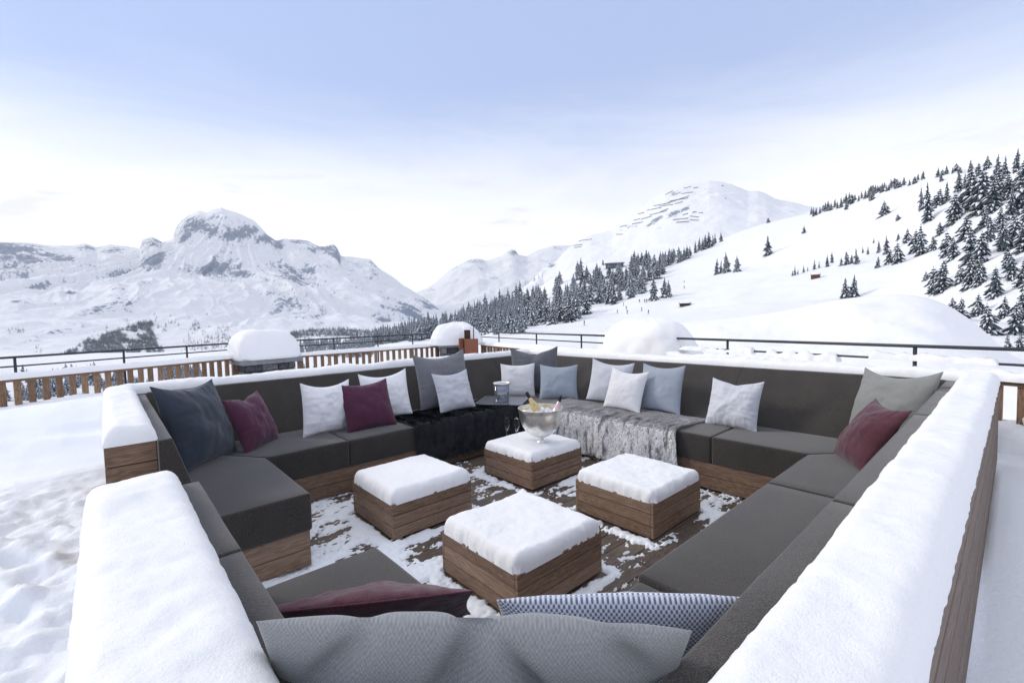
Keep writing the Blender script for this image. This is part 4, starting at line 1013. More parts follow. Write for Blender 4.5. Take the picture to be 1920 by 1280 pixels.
# --- near valley and ski hill
def xi(px, pts): return float(np.interp(px, [p[0] for p in pts], [p[1] for p in pts]))
L4 = [(-2400, 672, 1200), (-400, 672, 1200), (0, 664, 1200), (300, 660, 1200), (550, 648, 1100), (700, 632, 900), (780, 622, 750), (830, 606, 650), (900, 590, 600), (940, 572, 600), (1000, 545, 600), (1060, 512, 600), (1090, 500, 600), (1130, 488, 620), (1170, 482, 630), (1200, 480, 640), (1250, 478, 650), (1280, 468, 660), (1310, 462, 665), (1350, 450, 680), (1390, 434, 690), (1430, 420, 700), (1470, 410, 700), (1500, 403, 700), (1520, 399, 690), (1560, 386, 670), (1600, 373, 650), (1650, 353, 620), (1700, 341, 580), (1740, 330, 540), (1800, 316, 480), (1850, 300, 430), (1920, 288, 400), (2300, 200, 350), (4300, 200, 350)]
linesH = [[(-2400, ('z', -4.4), 12.5), (600, ('z', -4.4), 12.5), (1000, ('z', -4.0), 12.5), (2200, ('z', -4.0), 8.5), (4300, ('z', -4.), 8.5)],
          [(-2400, 720, 90), (0, 715, 90), (400, 690, 100), (600, 680, 110), (830, 650, 110), (1000, 640, 110), (1150, 632, 110), (1300, 626, 110), (1600, 640, 100), (1920, 672, 80), (4300, 680, 80)],
          [(-2400, 690, 300), (0, 672, 300), (300, 668, 320), (430, 660, 330), (550, 655, 350), (700, 645, 320), (830, 632, 280), (900, 626, 260), (1000, 616, 230), (1100, 605, 220), (1200, 595, 220), (1300, 585, 220), (1500, 572, 200), (1700, 565, 170), (1800, 590, 130), (1920, 620, 110), (4300, 600, 110)],
          [(-2400, 675, 700), (0, 668, 700), (300, 664, 700), (550, 650, 700), (700, 637, 600), (830, 614, 470), (900, 604, 420), (1000, 590, 380), (1060, 575, 370), (1130, 560, 380), (1200, 538, 400), (1280, 528, 400), (1400, 508, 380), (1500, 495, 340), (1600, 482, 300), (1700, 470, 260), (1800, 450, 230), (1920, 440, 200), (4300, 400, 180)], L4]
def ampH(x, y, r):
    d = np.clip((r-20)/200, 0, 1); az = np.arctan2(y, x); bumpy = np.clip((R(9)-az)/R(6), 0, 1)*np.clip((r-100)/60, 0, 1)
    return d*(1.7*fbm(x/60, y/60, 0, 4, 431)+.38*fbm(x/11, y/11, 0, 4, 432))+bumpy*(2.6*np.maximum(fbm(x/11, y/11, 0, 2, 433), -.2))
SH = Sheet(-2400, 4300, 1300, linesH, 260, 5, ampH, back=(1.35, .75))
MH = mountain_mat('ski_slope_snow', .08, rock=(.16, .17, .19), thr=.95, slope=.0, fine=.6)
SH.build('ski_hill_and_valley', MH, {'rock': blob_attr(SH, [(1700, 345, 14, 3, .5), (1320, 590, 5, 3, .8), (1650, 380, 20, 3, .5), (1600, 395, 14, 3, .3)])})
# --- smooth snow bank just beyond the right railing
bk = [(1120, 625), (1200, 615), (1262, 606), (1330, 600), (1420, 590), (1500, 576), (1560, 563), (1620, 554), (1690, 551), (1730, 556), (1770, 569), (1810, 592), (1850, 622), (1880, 652), (1910, 672), (1960, 690), (2200, 700)]
linesK = [[(1120, 790, 7.6), (1920, 850, 6.6), (2200, 860, 6.6)], [(1120, 690, 11), (1500, 690, 11), (1850, 705, 11), (2200, 720, 11)], [(p, .45*y+.55*690, 18) for p, y in bk], [(p, y, 27) for p, y in bk]]
SK = Sheet(1120, 2200, 300, linesK, 70, 10, lambda x, y, r: .14*fbm(x/3.6, y/2.4, 0, 5, 441), back=(1.4, 6.0), hs=40)
SK.build('snow_bank', SNOW)

# ================================================================== CONIFERS
def tree_mats():
    fm, nt, b = new_mat('frosted_hazy_needles'); co = N(nt, 'ShaderNodeNewGeometry').outputs['Position']
    L(nt, ramp(nt, noise_n(nt, co, .9, 3, .6), [(.3, (.075, .10, .125)), (.7, (.20, .24, .28))]), b.inputs['Base Color']); b.inputs['Roughness'].default_value = .85  # frost, plus distance haze painted into a paler, greyer needle tone
    m, nt, b = new_mat('dark_spruce_needles'); co = N(nt, 'ShaderNodeNewGeometry').outputs['Position']
    L(nt, ramp(nt, noise_n(nt, co, 1.2, 3, .6), [(.3, (.035, .05, .062)), (.7, (.10, .125, .145))]), b.inputs['Base Color'])  # lightened towards blue-grey, distance haze put into the needle colour
    b.inputs['Roughness'].default_value = .8; b.inputs['Specular IOR Level'].default_value = .15
    s, nt, b = new_mat('snow_on_branches'); b.inputs['Base Color'].default_value = (.80, .82, .86, 1); b.inputs['Roughness'].default_value = .8
    k, nt, b = new_mat('spruce_bark'); b.inputs['Base Color'].default_value = (.06, .045, .035, 1); b.inputs['Roughness'].default_value = .9
    return m, s, k, fm
NEED, TSNOW, BARK, FROST_HAZE = tree_mats()
def conifer_arrays(Hh, R0, seed, wh=17, nb=9, snow=.6, power=.85):
    """crown: whorls of drooping boughs, each a dark fan with snow lying on it"""
    rs = np.random.default_rng(seed); V = []; F = []; MI = []
    for i in range(wh):
        f = i/(wh-1); z = Hh*(.07+.90*f**.92); rad = R0*(1-f)**power*rs.uniform(.85, 1.12)+.10*R0*.3
        k = max(4, int(nb*(1-f*.55))); ph = rs.uniform(0, 6.28); asy = rs.uniform(0, 6.28); rad *= rs.uniform(.78, 1.12)
        for j in range(k):
            a = ph+2*math.pi*j/k+rs.uniform(-.22, .22); ln = rad*rs.uniform(.6, 1.2)*(1+.22*math.cos(a-asy)); dr = ln*rs.uniform(.28, .55); wd = ln*rs.uniform(.34, .5)
            ca, sa = math.cos(a), math.sin(a)
            def P(r_, w_, dz): return (ca*r_-sa*w_, sa*r_+ca*w_, z+dz)
            zb = Hh*.055
            b = len(V)
            V += [P(0, 0, zb*.4), P(ln*.5, wd*.55, -dr*.35-.04*Hh*.3), P(ln*.55, 0, -dr*.2), P(ln*.5, -wd*.55, -dr*.35-.04*Hh*.3), P(ln, 0, -dr), P(ln*.8, wd*.5, -dr*1.05), P(ln*.8, -wd*.5, -dr*1.05), P(ln*.3, 0, -zb)]
            for q in ((0, 1, 2), (0, 2, 3), (1, 5, 2), (2, 5, 4), (2, 4, 6), (2, 6, 3), (0, 7, 1), (0, 3, 7), (1, 7, 5), (3, 6, 7)): F.append([b+x for x in q]); MI.append(0)
            if rs.random() < snow:
                up = .018*Hh*rs.uniform(.6, 1.3); sc1 = rs.uniform(.8, 1.15); b = len(V); r1 = rs.uniform(.15, .35)
                V += [P(ln*r1, 0, up-dr*.05), P(ln*.6, wd*.34*sc1, up*.7-dr*.32), P(ln*.65, 0, up*1.3-dr*.28), P(ln*.6, -wd*.34*sc1, up*.7-dr*.32), P(ln*.98, rs.uniform(-.1, .1)*wd, up*.3-dr*.9)]
                for q in ((0, 1, 2), (0, 2, 3), (1, 4, 2), (2, 4, 3)): F.append([b+x for x in q][::-1]); MI.append(1)
    b = len(V); V += [(0, 0, Hh), (.04*R0, 0, Hh*.93), (-.03*R0, .04*R0, Hh*.93), (-.03*R0, -.04*R0, Hh*.93)]
    for q in ((0, 1, 2), (0, 2, 3), (0, 3, 1)): F.append([b+x for x in q]); MI.append(0)
    return np.array(V), np.array(F), np.array(MI)
VAR = []
for k in range(7):
    Hh = 10.0; R0 = [2.3, 2.7, 2.0, 2.6, 3.3, 3.6, 1.7][k]
    VAR.append(conifer_arrays(Hh, R0, 500+k, wh=[16, 15, 18, 15, 12, 11, 17][k], nb=[10, 10, 9, 11, 11, 12, 8][k], snow=[.8, .95, .85, 1., .8, .88, .98][k], power=[.85, .8, .95, .85, .62, .55, .95][k]))
PROTO = []
EXTRA = [conifer_arrays(10, r0, 560+i, wh=w_, nb=n_, snow=.85, power=p_) for i, (r0, w_, n_, p_) in enumerate([(3.1, 13, 12, .5), (2.8, 12, 13, .7), (3.8, 10, 12, .62), (2.2, 19, 9, .75)])]
for k, (V, F, MI) in enumerate(VAR+VAR[:4]+EXTRA):
    root = empty('snowy_conifer'); cr = mesh_obj('crown', V, F, [FROST_HAZE if 7 <= k < 11 else NEED, TSNOW], root, smooth=False, mat_idx=MI)
    t = MB(); t.tube([(0, 0, -.8), (0, 0, 3), (0, 0, 9)], [.17, .12, .03], 6); t.build('trunk', BARK, root, smooth=True)
    PROTO.append(root)
used = set()
def tree(pt, height, var, label, group, wid=1.0):
    p = PROTO[var]
    if var in used: p = copy_tree(p)
    used.add(var); s = height/10.0
    p.location = (pt[0], pt[1], pt[2]-.03*height); p.scale = (s*wid*random.uniform(.92, 1.08), s*wid*random.uniform(.92, 1.08), s); p.rotation_euler = (random.uniform(-.05, .05), random.uniform(-.05, .05), random.uniform(0, 6.28))
    return tag(p, label, 'tree', group)
random.seed(99)
def th(px_h, r, px, py):   # metres for a pixel height at that place
    d = ray(px, py); return px_h*r*1.0/(F0*math.hypot(d[0], d[1]))
def plant(px, py, h, var, label, group, wid=1.0):
    if var in (4, 5): var = random.choice([4, 5, 11, 12, 13])
    elif var == 0: var = random.choice([0, 14, 14])
    pt, r = SH.hit(px, py); return tree(pt, th(h, r, px, py), var, label, group, wid)
G1 = 'lone conifers on the open ski slope'
for px, py, h, v, lab in [(1440, 478, 38, 0, 'single tall conifer standing alone mid-slope on the open piste'), (1508, 437, 15, 4, 'small squat conifer alone high on the open slope'), (1440, 418, 11, 4, 'tiny conifer on the far rim of the slope under the big mountain'),
                          (1657, 404, 29, 4, 'broad conifer alone on the upper slope below the ridge trees'), (1587, 393, 20, 0, 'conifer just under the ridge-line row'), (1635, 375, 22, 4, 'broad conifer hanging below the middle of the ridge-line row'), (1683, 413, 13, 4, 'small conifer lower right of the broad one on the upper slope'),
                          (1585, 561, 43, 0, 'left one of the two conifers beside the snow bank crest'), (1602, 557, 45, 3, 'right one of the two conifers beside the snow bank crest')]:
    plant(px, py, h, v, lab, G1)
G2 = 'cluster of four conifers on the piste'
for px, py, h, v, lab in [(1343, 515, 33, 2, 'slim outer conifer at the left end of the cluster of four on the piste'), (1351, 513, 27, 6, 'thinnest pale conifer in the cluster of four on the piste'), (1362, 511, 41, 3, 'tallest conifer of the cluster of four on the piste'), (1382, 510, 33, 3, 'conifer set apart on the right of the cluster of four on the piste')]:
    plant(px, py, h, v, lab, G2)
G3 = 'row of conifers where the piste meets the far mountain'
for px, py, h, v in [(1304, 474, 24, 2), (1311, 470, 27, 2), (1317, 469, 24, 0), (1322, 467, 29, 0), (1329, 464, 31, 0), (1337, 460, 22, 6), (1341, 457, 22, 6), (1352, 453, 19, 0), (1283, 487, 25, 3), (1289, 484, 26, 3), (1294, 480, 20, 0)]:
    plant(px, py, h, v, 'conifer in the short row on the skyline of the piste below the big mountain', G3)
G4 = 'small pale conifers strung across the middle of the slope'
for px, py, h, v in [(1486, 517, 12, 6), (1490, 516, 19, 6), (1496, 514, 10, 6), (1507, 511, 15, 6), (1514, 508, 9, 6), (1527, 505, 20, 6), (1536, 502, 13, 6), (1551, 500, 24, 2), (1560, 493, 24, 2), (1577, 498, 16, 1), (1588, 496, 27, 1), (1596, 494, 18, 1), (1606, 495, 33, 6), (1618, 474, 14, 6), (1627, 477, 17, 6), (1638, 456, 12, 6), (1648, 473, 25, 2), (1662, 476, 37, 2), (1645, 502, 23, 1), (1684, 450, 14, 1)]:
    plant(px, py, h, v, 'small frosted conifer in the loose string across the middle of the ski slope', G4)
G5 = 'conifers on the steep wooded slope at the right edge'
big = [(1668, 494, 30, 4), (1683, 493, 42, 4), (1700, 453, 27, 4), (1716, 474, 46, 4), (1728, 477, 60, 5), (1741, 413, 75, 2), (1728, 393, 45, 2), (1760, 387, 36, 4), (1775, 377, 40, 0), (1788, 417, 58, 4), (1798, 357, 42, 0), (1822, 390, 76, 4), (1838, 398, 84, 5), (1860, 398, 66, 4), (1867, 340, 52, 0), (1874, 372, 60, 4),
       (1775, 480, 50, 5), (1788, 484, 44, 4), (1810, 447, 44, 4), (1820, 492, 70, 4), (1836, 496, 66, 5), (1856, 455, 52, 5), (1880, 470, 60, 5), (1900, 466, 70, 5), (1820, 537, 62, 5), (1836, 533, 52, 4), (1752, 547, 50, 5), (1766, 547, 62, 5), (1866, 557, 60, 4), (1897, 522, 46, 5), (1915, 535, 52, 5), (1786, 592, 38, 5), (1800, 600, 44, 5), (1832, 590, 42, 5), (1853, 627, 62, 5), (1882, 594, 42, 4), (1904, 627, 64, 4), (1918, 600, 55, 4),
       (1735, 525, 18, 4), (1896, 410, 60, 0), (1912, 395, 70, 4), (1885, 330, 40, 0), (1905, 322, 46, 0), (1918, 345, 50, 4), (1850, 318, 28, 4), (1835, 330, 26, 4), (1820, 322, 24, 0), (1843, 350, 40, 4), (1810, 352, 30, 0), (1888, 500, 40, 4), (1800, 530, 36, 4), (1876, 430, 46, 5), (1846, 425, 40, 4), (1762, 440, 26, 4), (1750, 470, 30, 5), (1918, 470, 60, 5), (1925, 430, 60, 4), (1930, 560, 60, 5), (1893, 372, 50, 4), (1780, 612, 26, 4), (1912, 652, 30, 5), (1890, 652, 30, 4), (1765, 340, 20, 0)]
for px, py, h, v in big:
    y_ridge = xi(px, [(a, b) for a, b, c in L4])
    plant(px, max(py, y_ridge+4), h, v, 'dark snow-laden conifer on the steep wooded slope at the right edge', G5, random.uniform(.72, .95))
G6 = 'row of conifers along the ridge line'
px = 1521.0
while px < 1800:
    y = xi(px, [(a, b) for a, b, c in L4]); dense = 1.0
    if not (1735 < px < 1755): plant(px, y+random.uniform(2, 9), random.uniform(12, 21), random.choice([0, 4, 2, 0]), 'dark conifer in the long row that follows the ridge line', G6)
    px += random.uniform(3.6, 7.4)*(1 if px < 1680 else 1.5)
# --- the forest band in the middle
low = [(600, 640), (700, 640), (800, 632), (870, 628), (900, 622), (980, 619), (1000, 614), (1022, 614), (1060, 606), (1090, 598), (1120, 590), (1138, 578), (1150, 574), (1178, 564), (1200, 562), (1210, 545), (1230, 530), (1240, 520), (1250, 500), (1268, 494), (1290, 486)]
upp = [(600, 646), (700, 640), (760, 628), (800, 620), (830, 610), (880, 598), (940, 580), (985, 560), (1010, 545), (1060, 520), (1080, 512), (1120, 500), (1145, 500), (1170, 488), (1200, 484), (1240, 482), (1290, 478)]
# the bright strip of piste that cuts the band near the mountain hut
def in_gap(px, py): 
    c = xi(px, [(1075, 520), (1100, 512), (1130, 506), (1160, 500), (1175, 502)]); return 1085 < px < 1178 and c-4 < py < c+15
pts = []; tries = 0
rs = np.random.default_rng(12)
while len(pts) < 176 and tries < 20000:
    tries += 1; px = rs.uniform(880, 1285); lo, up = xi(px, low), xi(px, upp)
    if lo <= up+1: continue
    py = up+(lo-up)*rs.random()**.75
    if in_gap(px, py): continue
    if 1205 < px < 1262 and py > 515 and rs.random() < .8: continue
    if all((px-a)**2+((py-b)*1.8)**2 > 38 for a, b, *_ in pts): pts.append((px, py))
for px, py in pts:
    hh = xi(px, [(860, 34), (1000, 40), (1070, 46), (1120, 44), (1200, 36), (1290, 22)])*(.62+.5*(py-xi(px, upp))/max(xi(px, low)-xi(px, upp), 8))*rs.uniform(.82, 1.15)
    plant(px, py, hh, int(rs.choice([7, 8, 10, 8, 9, 0, 3])), 'snow-dusted conifer in the dense forest band that climbs the hill in the centre', 'conifers of the central forest band', 1.15)
for px, py, h, v, lab in [(1226, 563, 48, 3, 'frosted conifer standing just clear of the forest band, beside a matching pair'), (1246, 557, 40, 3, 'left of the two frosted conifers at the right foot of the forest band'), (1254, 557, 34, 3, 'right of the two frosted conifers at the right foot of the forest band'), (1131, 497, 12, 0, 'tiny single conifer beside the mountain restaurant')]:
    plant(px, py, h, v, lab, 'conifers at the edge of the forest band')
# --- forests nobody could count: merged low conifers
def forest(name, spots, label, lowpoly=True, mats=None, lps=.10):
    Vs = []; Fs = []; Ms = []; b = 0
    lp = [conifer_arrays(10, 2.6, 700+k, wh=7, nb=6, snow=lps) for k in range(3)] if lowpoly else VAR[:4]
    for i, (pt, hgt, w_) in enumerate(spots):
        V, F, MI = lp[i % len(lp)]; a = random.uniform(0, 6.28); s = hgt/10; c, d = math.cos(a), math.sin(a)
        X = (V[:, 0]*c-V[:, 1]*d)*s*w_+pt[0]; Y = (V[:, 0]*d+V[:, 1]*c)*s*w_+pt[1]; Z = V[:, 2]*s+pt[2]-.03*hgt
        Vs.append(np.stack([X, Y, Z], -1)); Fs.append(F+b); Ms.append(MI); b += len(V)
    return tag(mesh_obj(name, np.concatenate(Vs), np.concatenate(Fs), mats or [FROST_HAZE, TSNOW], smooth=False, mat_idx=np.concatenate(Ms)), label, 'forest', kind='stuff')
sp = []
for k in range(520):
    px = rs.uniform(560, 985); lo, up = xi(px, low), xi(px, upp)
    if px < 700: lo, up = 664, 646
    py = rs.uniform(min(up, lo)-1, max(lo, up)+6); pt, r_ = SH.hit(px, py); sp.append((pt, th(xi(px, [(560, 14), (700, 26), (800, 34), (980, 38)])*rs.uniform(.7, 1.15), r_, px, py), 1.05))
forest('forest', sp, 'pale frosted conifer wood in the valley behind the middle fence', False, [FROST_HAZE, TSNOW])
sp = []
def inpoly(x, y, poly):
    c = False; n = len(poly); j = n-1
    for i in range(n):
        if (poly[i][1] > y) != (poly[j][1] > y) and x < (poly[j][0]-poly[i][0])*(y-poly[i][1])/(poly[j][1]-poly[i][1])+poly[i][0]: c = not c
        j = i
    return c
PL = [(60, 676), (110, 664), (135, 656), (165, 637), (200, 626), (240, 612), (262, 605), (285, 603), (282, 618), (292, 632), (302, 650), (315, 676)]
hole = [(233, 632), (243, 624), (256, 622), (258, 632), (245, 638)]
while len(sp) < 2300:
    px, py = rs.uniform(60, 315), rs.uniform(600, 678)
    if inpoly(px, py, PL) and not inpoly(px, py, hole) and fbm(px*.06, py*.09, 0, 3, 61) > -.55:
        pt, r_ = SA.hit(px, py); sp.append((pt, th(rs.uniform(4.5, 7.5), r_, px, py), 2.2))
for cx_, cy_, n_, sx, sy in [(290, 605, 14, 5, 6), (308, 616, 6, 3, 3), (325, 606, 10, 6, 5), (362, 612, 14, 3, 8), (371, 614, 12, 3, 6), (357, 655, 60, 10, 10), (386, 652, 60, 12, 12), (414, 640, 70, 9, 18), (432, 652, 30, 8, 12), (230, 590, 3, 6, 6), (180, 632, 5, 10, 6), (202, 620, 2, 3, 3), (30, 620, 12, 10, 4), (70, 655, 6, 6, 4), (640, 616, 3, 5, 3), (720, 602, 8, 8, 4)]:
    for k in range(n_):
        px, py = rs.normal(cx_, sx), min(rs.normal(cy_, sy), 676); pt, r_ = SA.hit(px, py); sp.append((pt, th(rs.uniform(5, 8), r_, px, py), 1.2))
while len(sp) < 3400:
    px = rs.uniform(545, 730); up = xi(px, [(545, 622), (580, 618), (640, 616), (700, 620), (730, 628)]); py = rs.uniform(up, up+13); pt, r_ = SA.hit(px, py); sp.append((pt, th(rs.uniform(4, 6.5), r_, px, py), 1.8))
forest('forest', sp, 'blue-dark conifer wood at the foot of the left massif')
sp = []
for k in range(900):
    px = rs.uniform(-250, 620); py = rs.uniform(702, 800)
    if fbm(px*.012, py*.02, 0, 3, 63) < -.25: continue
    pt, r_ = SH.hit(px, py); sp.append((pt, min(th(rs.uniform(20, 34), r_, px, py), 9), 1.15))
forest('forest', sp, 'snowy conifers on the valley side below the terrace, seen through the left balusters', False, [FROST_HAZE, TSNOW])
sp = []
for px, py, h in [(990, 528, 9), (1002, 522, 12), (1010, 517, 9), (1017, 514, 8), (966, 545, 7), (982, 538, 7), (985, 530, 12)]:
    pt, r_ = SC_.hit(px, py+4); sp.append((pt, th(h, r_, px, py), 1.1))
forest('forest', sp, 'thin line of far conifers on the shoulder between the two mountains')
# ================================================================== HUTS, BARRIERS, SKIERS
def hut(name, label, px, py, wpx, hpx, yaw, wallc, sheet=SH, long_=1.0, roof_snow=.35):
    pt, r_ = sheet.hit(px, py); w = th(wpx, r_, px, py); h = th(hpx, r_, px, py); dpt = w*.55*long_
    root = tag(empty(name, tuple(pt-np.array([0, 0, h*.15])), (0, 0, yaw)), label, 'hut')
    m = MB(); nb = 5
    for k in range(nb): m.box(-w/2, w/2, -dpt/2, dpt/2, h*(1.15)*k/nb+.02, h*1.15*(k+1)/nb, 0)
    m.build('wall', wallc, root)
    m = MB(); m.hexa([(-w*.56, -dpt*.62, h*1.1), (w*.56, -dpt*.62, h*1.1), (w*.56, 0, h*1.4), (-w*.56, 0, h*1.4), (-w*.56, -dpt*.62, h*1.1+.2), (w*.56, -dpt*.62, h*1.1+.2), (w*.56, 0, h*1.4+.2), (-w*.56, 0, h*1.4+.2)])
    m.hexa([(-w*.56, 0, h*1.4), (w*.56, 0, h*1.4), (w*.56, dpt*.62, h*1.1), (-w*.56, dpt*.62, h*1.1), (-w*.56, 0, h*1.4+.2), (w*.56, 0, h*1.4+.2), (w*.56, dpt*.62, h*1.1+.2), (-w*.56, dpt*.62, h*1.1+.2)])
    rf = m.build('roof', BARK, root)
    snow_dome('snow_cover', (0, 0, h*1.15), w*.6, dpt*.7, h*.6, seed=5, parent=rf, p=3, q=1.6, n=24, lump=.02, sq=5, under=.0)
    return root
RED = simple('red_brown_planks', (.13, .05, .035), .8); BRN = simple('dark_brown_planks', (.06, .035, .028), .8); BLU = simple('blue_grey_planks', (.10, .12, .14), .8)
hut('wooden_hut', 'small red-brown wooden hut with snowy roof in the middle of the ski slope', 1529, 522, 14, 7, R(-70), RED)
hut('wooden_hut', 'low dark brown hay hut half buried on the lower piste', 1284, 573, 19, 4.5, R(-62), BRN)
hut('mountain_restaurant', 'long grey mountain building behind the top of the forest band', 1152, 502, 32, 8, R(-52), BLU)
seg = [(1247, 366, 1262, 358), (1262, 367, 1276, 361), (1262, 378, 1292, 368), (1278, 364, 1300, 361), (1256, 378, 1290, 372), (1244, 384, 1270, 375), (1225, 387, 1256, 381), (1235, 388, 1262, 384), (1213, 395, 1240, 390), (1238, 398, 1253, 392), (1218, 404, 1250, 396), (1196, 402, 1208, 399), (1202, 412, 1222, 406), (1188, 414, 1200, 411), (1185, 421, 1205, 417), (1265, 383, 1280, 379),
       (1262, 413, 1290, 410), (1268, 418, 1292, 416), (1294, 406, 1310, 408), (1294, 413, 1310, 414), (1280, 404, 1290, 401), (1310, 400, 1318, 400), (1298, 399, 1306, 398), (1162, 426, 1175, 423), (1155, 440, 1168, 440), (1085, 452, 1110, 449), (1075, 461, 1092, 459), (1077, 465, 1090, 463), (1282, 354, 1296, 350), (1300, 353, 1309, 352)]
BARR = simple('weathered_steel', (.10, .11, .13), .8)
for (xa, ya, xb, yb_) in seg:
    n_ = max(3, int(abs(xb-xa)/4)); P3 = [SC_.hit(xa+(xb-xa)*t/n_, ya+(yb_-ya)*t/n_)[0] for t in range(n_+1)]
    root = tag(empty('avalanche_barrier', tuple(P3[0])), 'dark avalanche barrier line on the snowy flank of the big right mountain', 'barrier', 'avalanche barriers on the right mountain'); inv = Matrix.Translation(-Vector(P3[0]))
    m = MB()
    for a, b in zip(P3[:-1], P3[1:]):
        a, b = Vector(a), Vector(b)
        for hz in (1.0, 2.0, 3.0): m.beam(a+Vector((0, 0, hz)), b+Vector((0, 0, hz)), .8, .75)
    o = m.build('grate', BARR); o.parent = root; o.matrix_parent_inverse = inv
    m = MB()
    for a in P3: m.beam(Vector(a)-Vector((0, 0, 1)), Vector(a)+Vector((0, 0, 3.6)), .5, .5)
    o = m.build('support', BARR); o.parent = root; o.matrix_parent_inverse = inv
# skiers: one continuous body each, hidden in the distance but built whole
def skier_mesh():
    J = {'pel': (0, 0, .92), 'chest': (0, .05, 1.32), 'neck': (0, .08, 1.50), 'head': (0, .10, 1.62), 'crown': (0, .10, 1.72), 'hl': (-.10, 0, .86), 'kl': (-.12, .16, .50), 'al': (-.12, 0, .10), 'tl': (-.12, .16, .05),
         'hr': (.10, 0, .86), 'kr': (.12, .18, .50), 'ar': (.12, .02, .10), 'tr': (.12, .18, .05), 'sl': (-.2, .05, 1.42), 'el': (-.30, .10, 1.14), 'wl': (-.28, .34, 1.02), 'sr': (.2, .05, 1.42), 'er': (.30, .10, 1.14), 'wr': (.28, .34, 1.02)}
    E = [('pel', 'chest'), ('chest', 'neck'), ('neck', 'head'), ('head', 'crown'), ('pel', 'hl'), ('hl', 'kl'), ('kl', 'al'), ('al', 'tl'), ('pel', 'hr'), ('hr', 'kr'), ('kr', 'ar'), ('ar', 'tr'), ('chest', 'sl'), ('sl', 'el'), ('el', 'wl'), ('chest', 'sr'), ('sr', 'er'), ('er', 'wr')]
    rad = {'pel': .15, 'chest': .17, 'neck': .06, 'head': .11, 'crown': .07, 'hl': .1, 'kl': .075, 'al': .06, 'tl': .045, 'hr': .1, 'kr': .075, 'ar': .06, 'tr': .045, 'sl': .08, 'el': .055, 'wl': .045, 'sr': .08, 'er': .055, 'wr': .045}
    ks = list(J); me = bpy.data.meshes.new('person'); me.from_pydata([J[k] for k in ks], [(ks.index(a), ks.index(b)) for a, b in E], [])
    o = bpy.data.objects.new('person', me); COL.objects.link(o); md = o.modifiers.new('skin', 'SKIN')
    for i, k in enumerate(ks): me.skin_vertices[0].data[i].radius = (rad[k], rad[k])
    me.skin_vertices[0].data[0].use_root = True
    o.modifiers.new('sub', 'SUBSURF').levels = 1; o.modifiers['sub'].render_levels = 1
    return o
SKC = [simple('dark_ski_suit', (.04, .045, .06), .8), simple('red_ski_suit', (.22, .05, .05), .8), simple('blue_ski_suit', (.06, .09, .18), .8)]
body = skier_mesh(); meshes = []
for c_ in SKC:
    me = body.data.copy(); me.materials.append(c_); meshes.append(me)
m = MB(); m.box(-.17, -.08, -.8, .9, -.02, .02, 1); m.box(.08, .17, -.8, .9, -.02, .02, 1); m.beam((-.28, .34, 1.05), (-.4, -.2, .05), .02, .02); m.beam((.28, .34, 1.05), (.4, -.2, .05), .02, .02)
ski = m.build('ski_gear', SKC[0])
first = True
for (px, py, ci, lab) in [(1158, 587, 0, 'skier in dark clothes nearest the trees on the lower piste'), (1174, 580, 0, 'skier in dark clothes above another one on the lower piste'), (1176, 588, 2, 'skier in blue just below a dark one on the lower piste'), (1216, 588, 0, 'dark skier on the lower piste, in front of the snow heap crest'), (1169, 573, 0, 'dark skier close under the last trees of the forest band'),
                          (1209, 567, 0, 'first of two skiers side by side below the frosted conifers'), (1213, 567, 1, 'second of two skiers side by side below the frosted conifers'), (1199, 567, 2, 'skier in blue left of the two side by side'), (1096, 610, 0, 'skier low on the piste beside the railing'), (1283, 530, 1, 'skier in red crossing the upper piste'), (1283, 541, 0, 'dark skier just below the red one on the upper piste'), (1203, 583, 1, 'skier in red alone between the others on the lower piste')]:
    if first: o, s_ = body, ski
    else: o, s_ = body.copy(), ski.copy(); COL.objects.link(o); COL.objects.link(s_)
    first = False; o.data = meshes[ci]; s_.parent = o
    pt, r_ = SH.hit(px, py); o.location = tuple(pt); o.rotation_euler = (0, 0, random.uniform(0, 6.28)); o.scale = (1.15, 1.15, 1.15)
    tag(o, lab, 'person', 'skiers on the piste')

# ================================================================== SKY, SUN, AIR, CAMERA
SUN_AZ, SUN_EL = R(122), R(27)
world = bpy.data.worlds.new('World'); sc.world = world; world.use_nodes = True; nt = world.node_tree
bg = nt.nodes['Background']; sky = nt.nodes.new('ShaderNodeTexSky'); sky.sky_type = 'NISHITA'; sky.sun_disc = False
sky.sun_elevation = SUN_EL; sky.sun_rotation = math.pi/2-SUN_AZ; sky.altitude = 1500; sky.air_density = 1.0; sky.dust_density = 0.25; sky.ozone_density = 1.4
tc = nt.nodes.new('ShaderNodeTexCoord'); gen = tc.outputs['Generated']; sep = N(nt, 'ShaderNodeSeparateXYZ'); L(nt, gen, sep.inputs[0])
mp = mapping(nt, gen, (1.2, 1.2, 5.0), (.15, .1, .5)); cn = noise_n(nt, mp, 1.5, 6, .6, .8)
mp2 = mapping(nt, gen, (3.0, 3.0, 16.0)); cn2 = noise_n(nt, mp2, 1.5, 5, .6, .6)
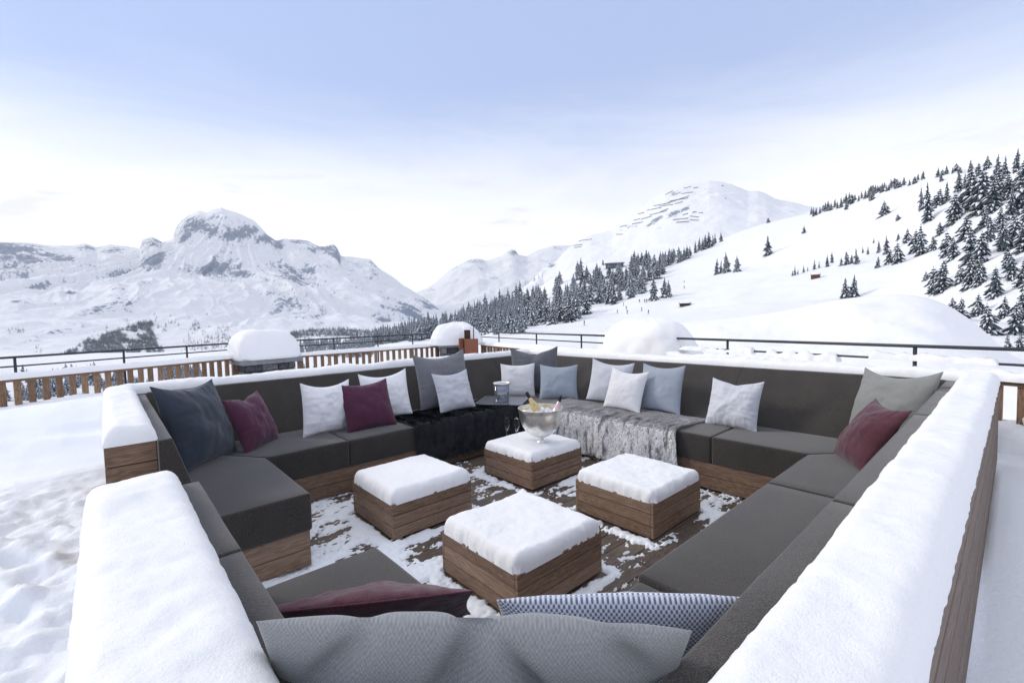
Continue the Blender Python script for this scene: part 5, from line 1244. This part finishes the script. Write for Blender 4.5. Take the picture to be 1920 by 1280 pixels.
# thin veil: dense towards the skyline, opening up higher
zf = N(nt, 'ShaderNodeMapRange', interpolation_type='SMOOTHSTEP'); zf.inputs['From Min'].default_value = .12; zf.inputs['From Max'].default_value = .45; zf.inputs['To Min'].default_value = 1.0; zf.inputs['To Max'].default_value = 0.0
sky_lav = mix_c(nt, .66, sky.outputs[0], (2.5, 3.5, 6.3))
L(nt, math_n(nt, 'ADD', sep.outputs[2], math_n(nt, 'MULTIPLY', math_n(nt, 'SUBTRACT', cn, .5), .15)), zf.inputs['Value'])
hi = N(nt, 'ShaderNodeMapRange', interpolation_type='SMOOTHSTEP'); hi.inputs['From Min'].default_value = .60; hi.inputs['From Max'].default_value = .88; hi.inputs['To Max'].default_value = .8
L(nt, math_n(nt, 'ADD', sep.outputs[2], math_n(nt, 'MULTIPLY', math_n(nt, 'SUBTRACT', cn, .5), .2)), hi.inputs['Value'])   # high cloud sheet overhead
veil = math_n(nt, 'ADD', math_n(nt, 'MAXIMUM', math_n(nt, 'MULTIPLY', zf.outputs[0], .90), hi.outputs[0]), .10, clamp=True)
vc = mix_c(nt, hi.outputs[0], (8.9, 8.8, 8.75), (6.4, 6.3, 6.25))
c1 = mix_c(nt, veil, sky_lav, vc)
# faint grey cloud shreds low in the sky
cf = N(nt, 'ShaderNodeMapRange', interpolation_type='SMOOTHSTEP'); cf.inputs['From Min'].default_value = .54; cf.inputs['From Max'].default_value = .70; L(nt, cn2, cf.inputs['Value'])
lowm = N(nt, 'ShaderNodeMapRange', interpolation_type='SMOOTHSTEP'); lowm.inputs['From Min'].default_value = .45; lowm.inputs['From Max'].default_value = .18; L(nt, sep.outputs[2], lowm.inputs['Value'])
c2 = mix_c(nt, math_n(nt, 'MULTIPLY', math_n(nt, 'MULTIPLY', cf.outputs[0], lowm.outputs[0]), .55), c1, (5.6, 5.5, 5.5))
L(nt, c2, bg.inputs['Color']); bg.inputs['Strength'].default_value = .15

sl = bpy.data.lights.new('sun', 'SUN'); sl.energy = 2.0; sl.angle = R(15); sl.color = (1, .93, .82)
so = bpy.data.objects.new('sun', sl); COL.objects.link(so)
dv = Vector((math.cos(SUN_AZ)*math.cos(SUN_EL), math.sin(SUN_AZ)*math.cos(SUN_EL), math.sin(SUN_EL)))
so.rotation_euler = dv.to_track_quat('Z', 'Y').to_euler(); so.location = (0, 0, 30)

HAZE = True
if HAZE:
    hz = MB(); hz.box(-7600, 7600, -7600, 7600, -330, 1500); o = hz.build('haze', None)
    m = bpy.data.materials.new('thin_air'); m.use_nodes = True; nt = m.node_tree; nt.nodes.clear()
    out_ = nt.nodes.new('ShaderNodeOutputMaterial'); pv = nt.nodes.new('ShaderNodeVolumePrincipled'); pv.inputs['Color'].default_value = (.92, .95, 1, 1)
    pv.inputs['Density'].default_value = .000075; pv.inputs['Anisotropy'].default_value = .2; nt.links.new(pv.outputs[0], out_.inputs['Volume'])
    o.data.materials.clear(); o.data.materials.append(m); tag(o, 'thin bluish mountain air over the valley', 'haze', kind='stuff')

cam = bpy.data.cameras.new('camera'); co_ = bpy.data.objects.new('camera', cam); COL.objects.link(co_)
cam.sensor_width = 36; cam.lens = 36*F0/W0; cam.clip_start = .02; cam.clip_end = 40000
M = Matrix(((BR_[0], BU[0], -BF[0], 0), (BR_[1], BU[1], -BF[1], 0), (BR_[2], BU[2], -BF[2], HC), (0, 0, 0, 1)))
co_.matrix_world = M; sc.camera = co_
sc.view_settings.view_transform = 'Standard'; sc.view_settings.look = 'None'; sc.view_settings.exposure = 0.15; sc.view_settings.gamma = 1
sc.render.engine = 'CYCLES'; sc.cycles.max_bounces = 8; sc.cycles.diffuse_bounces = 3; sc.cycles.transmission_bounces = 8; sc.cycles.volume_bounces = 0; sc.cycles.use_denoising = True
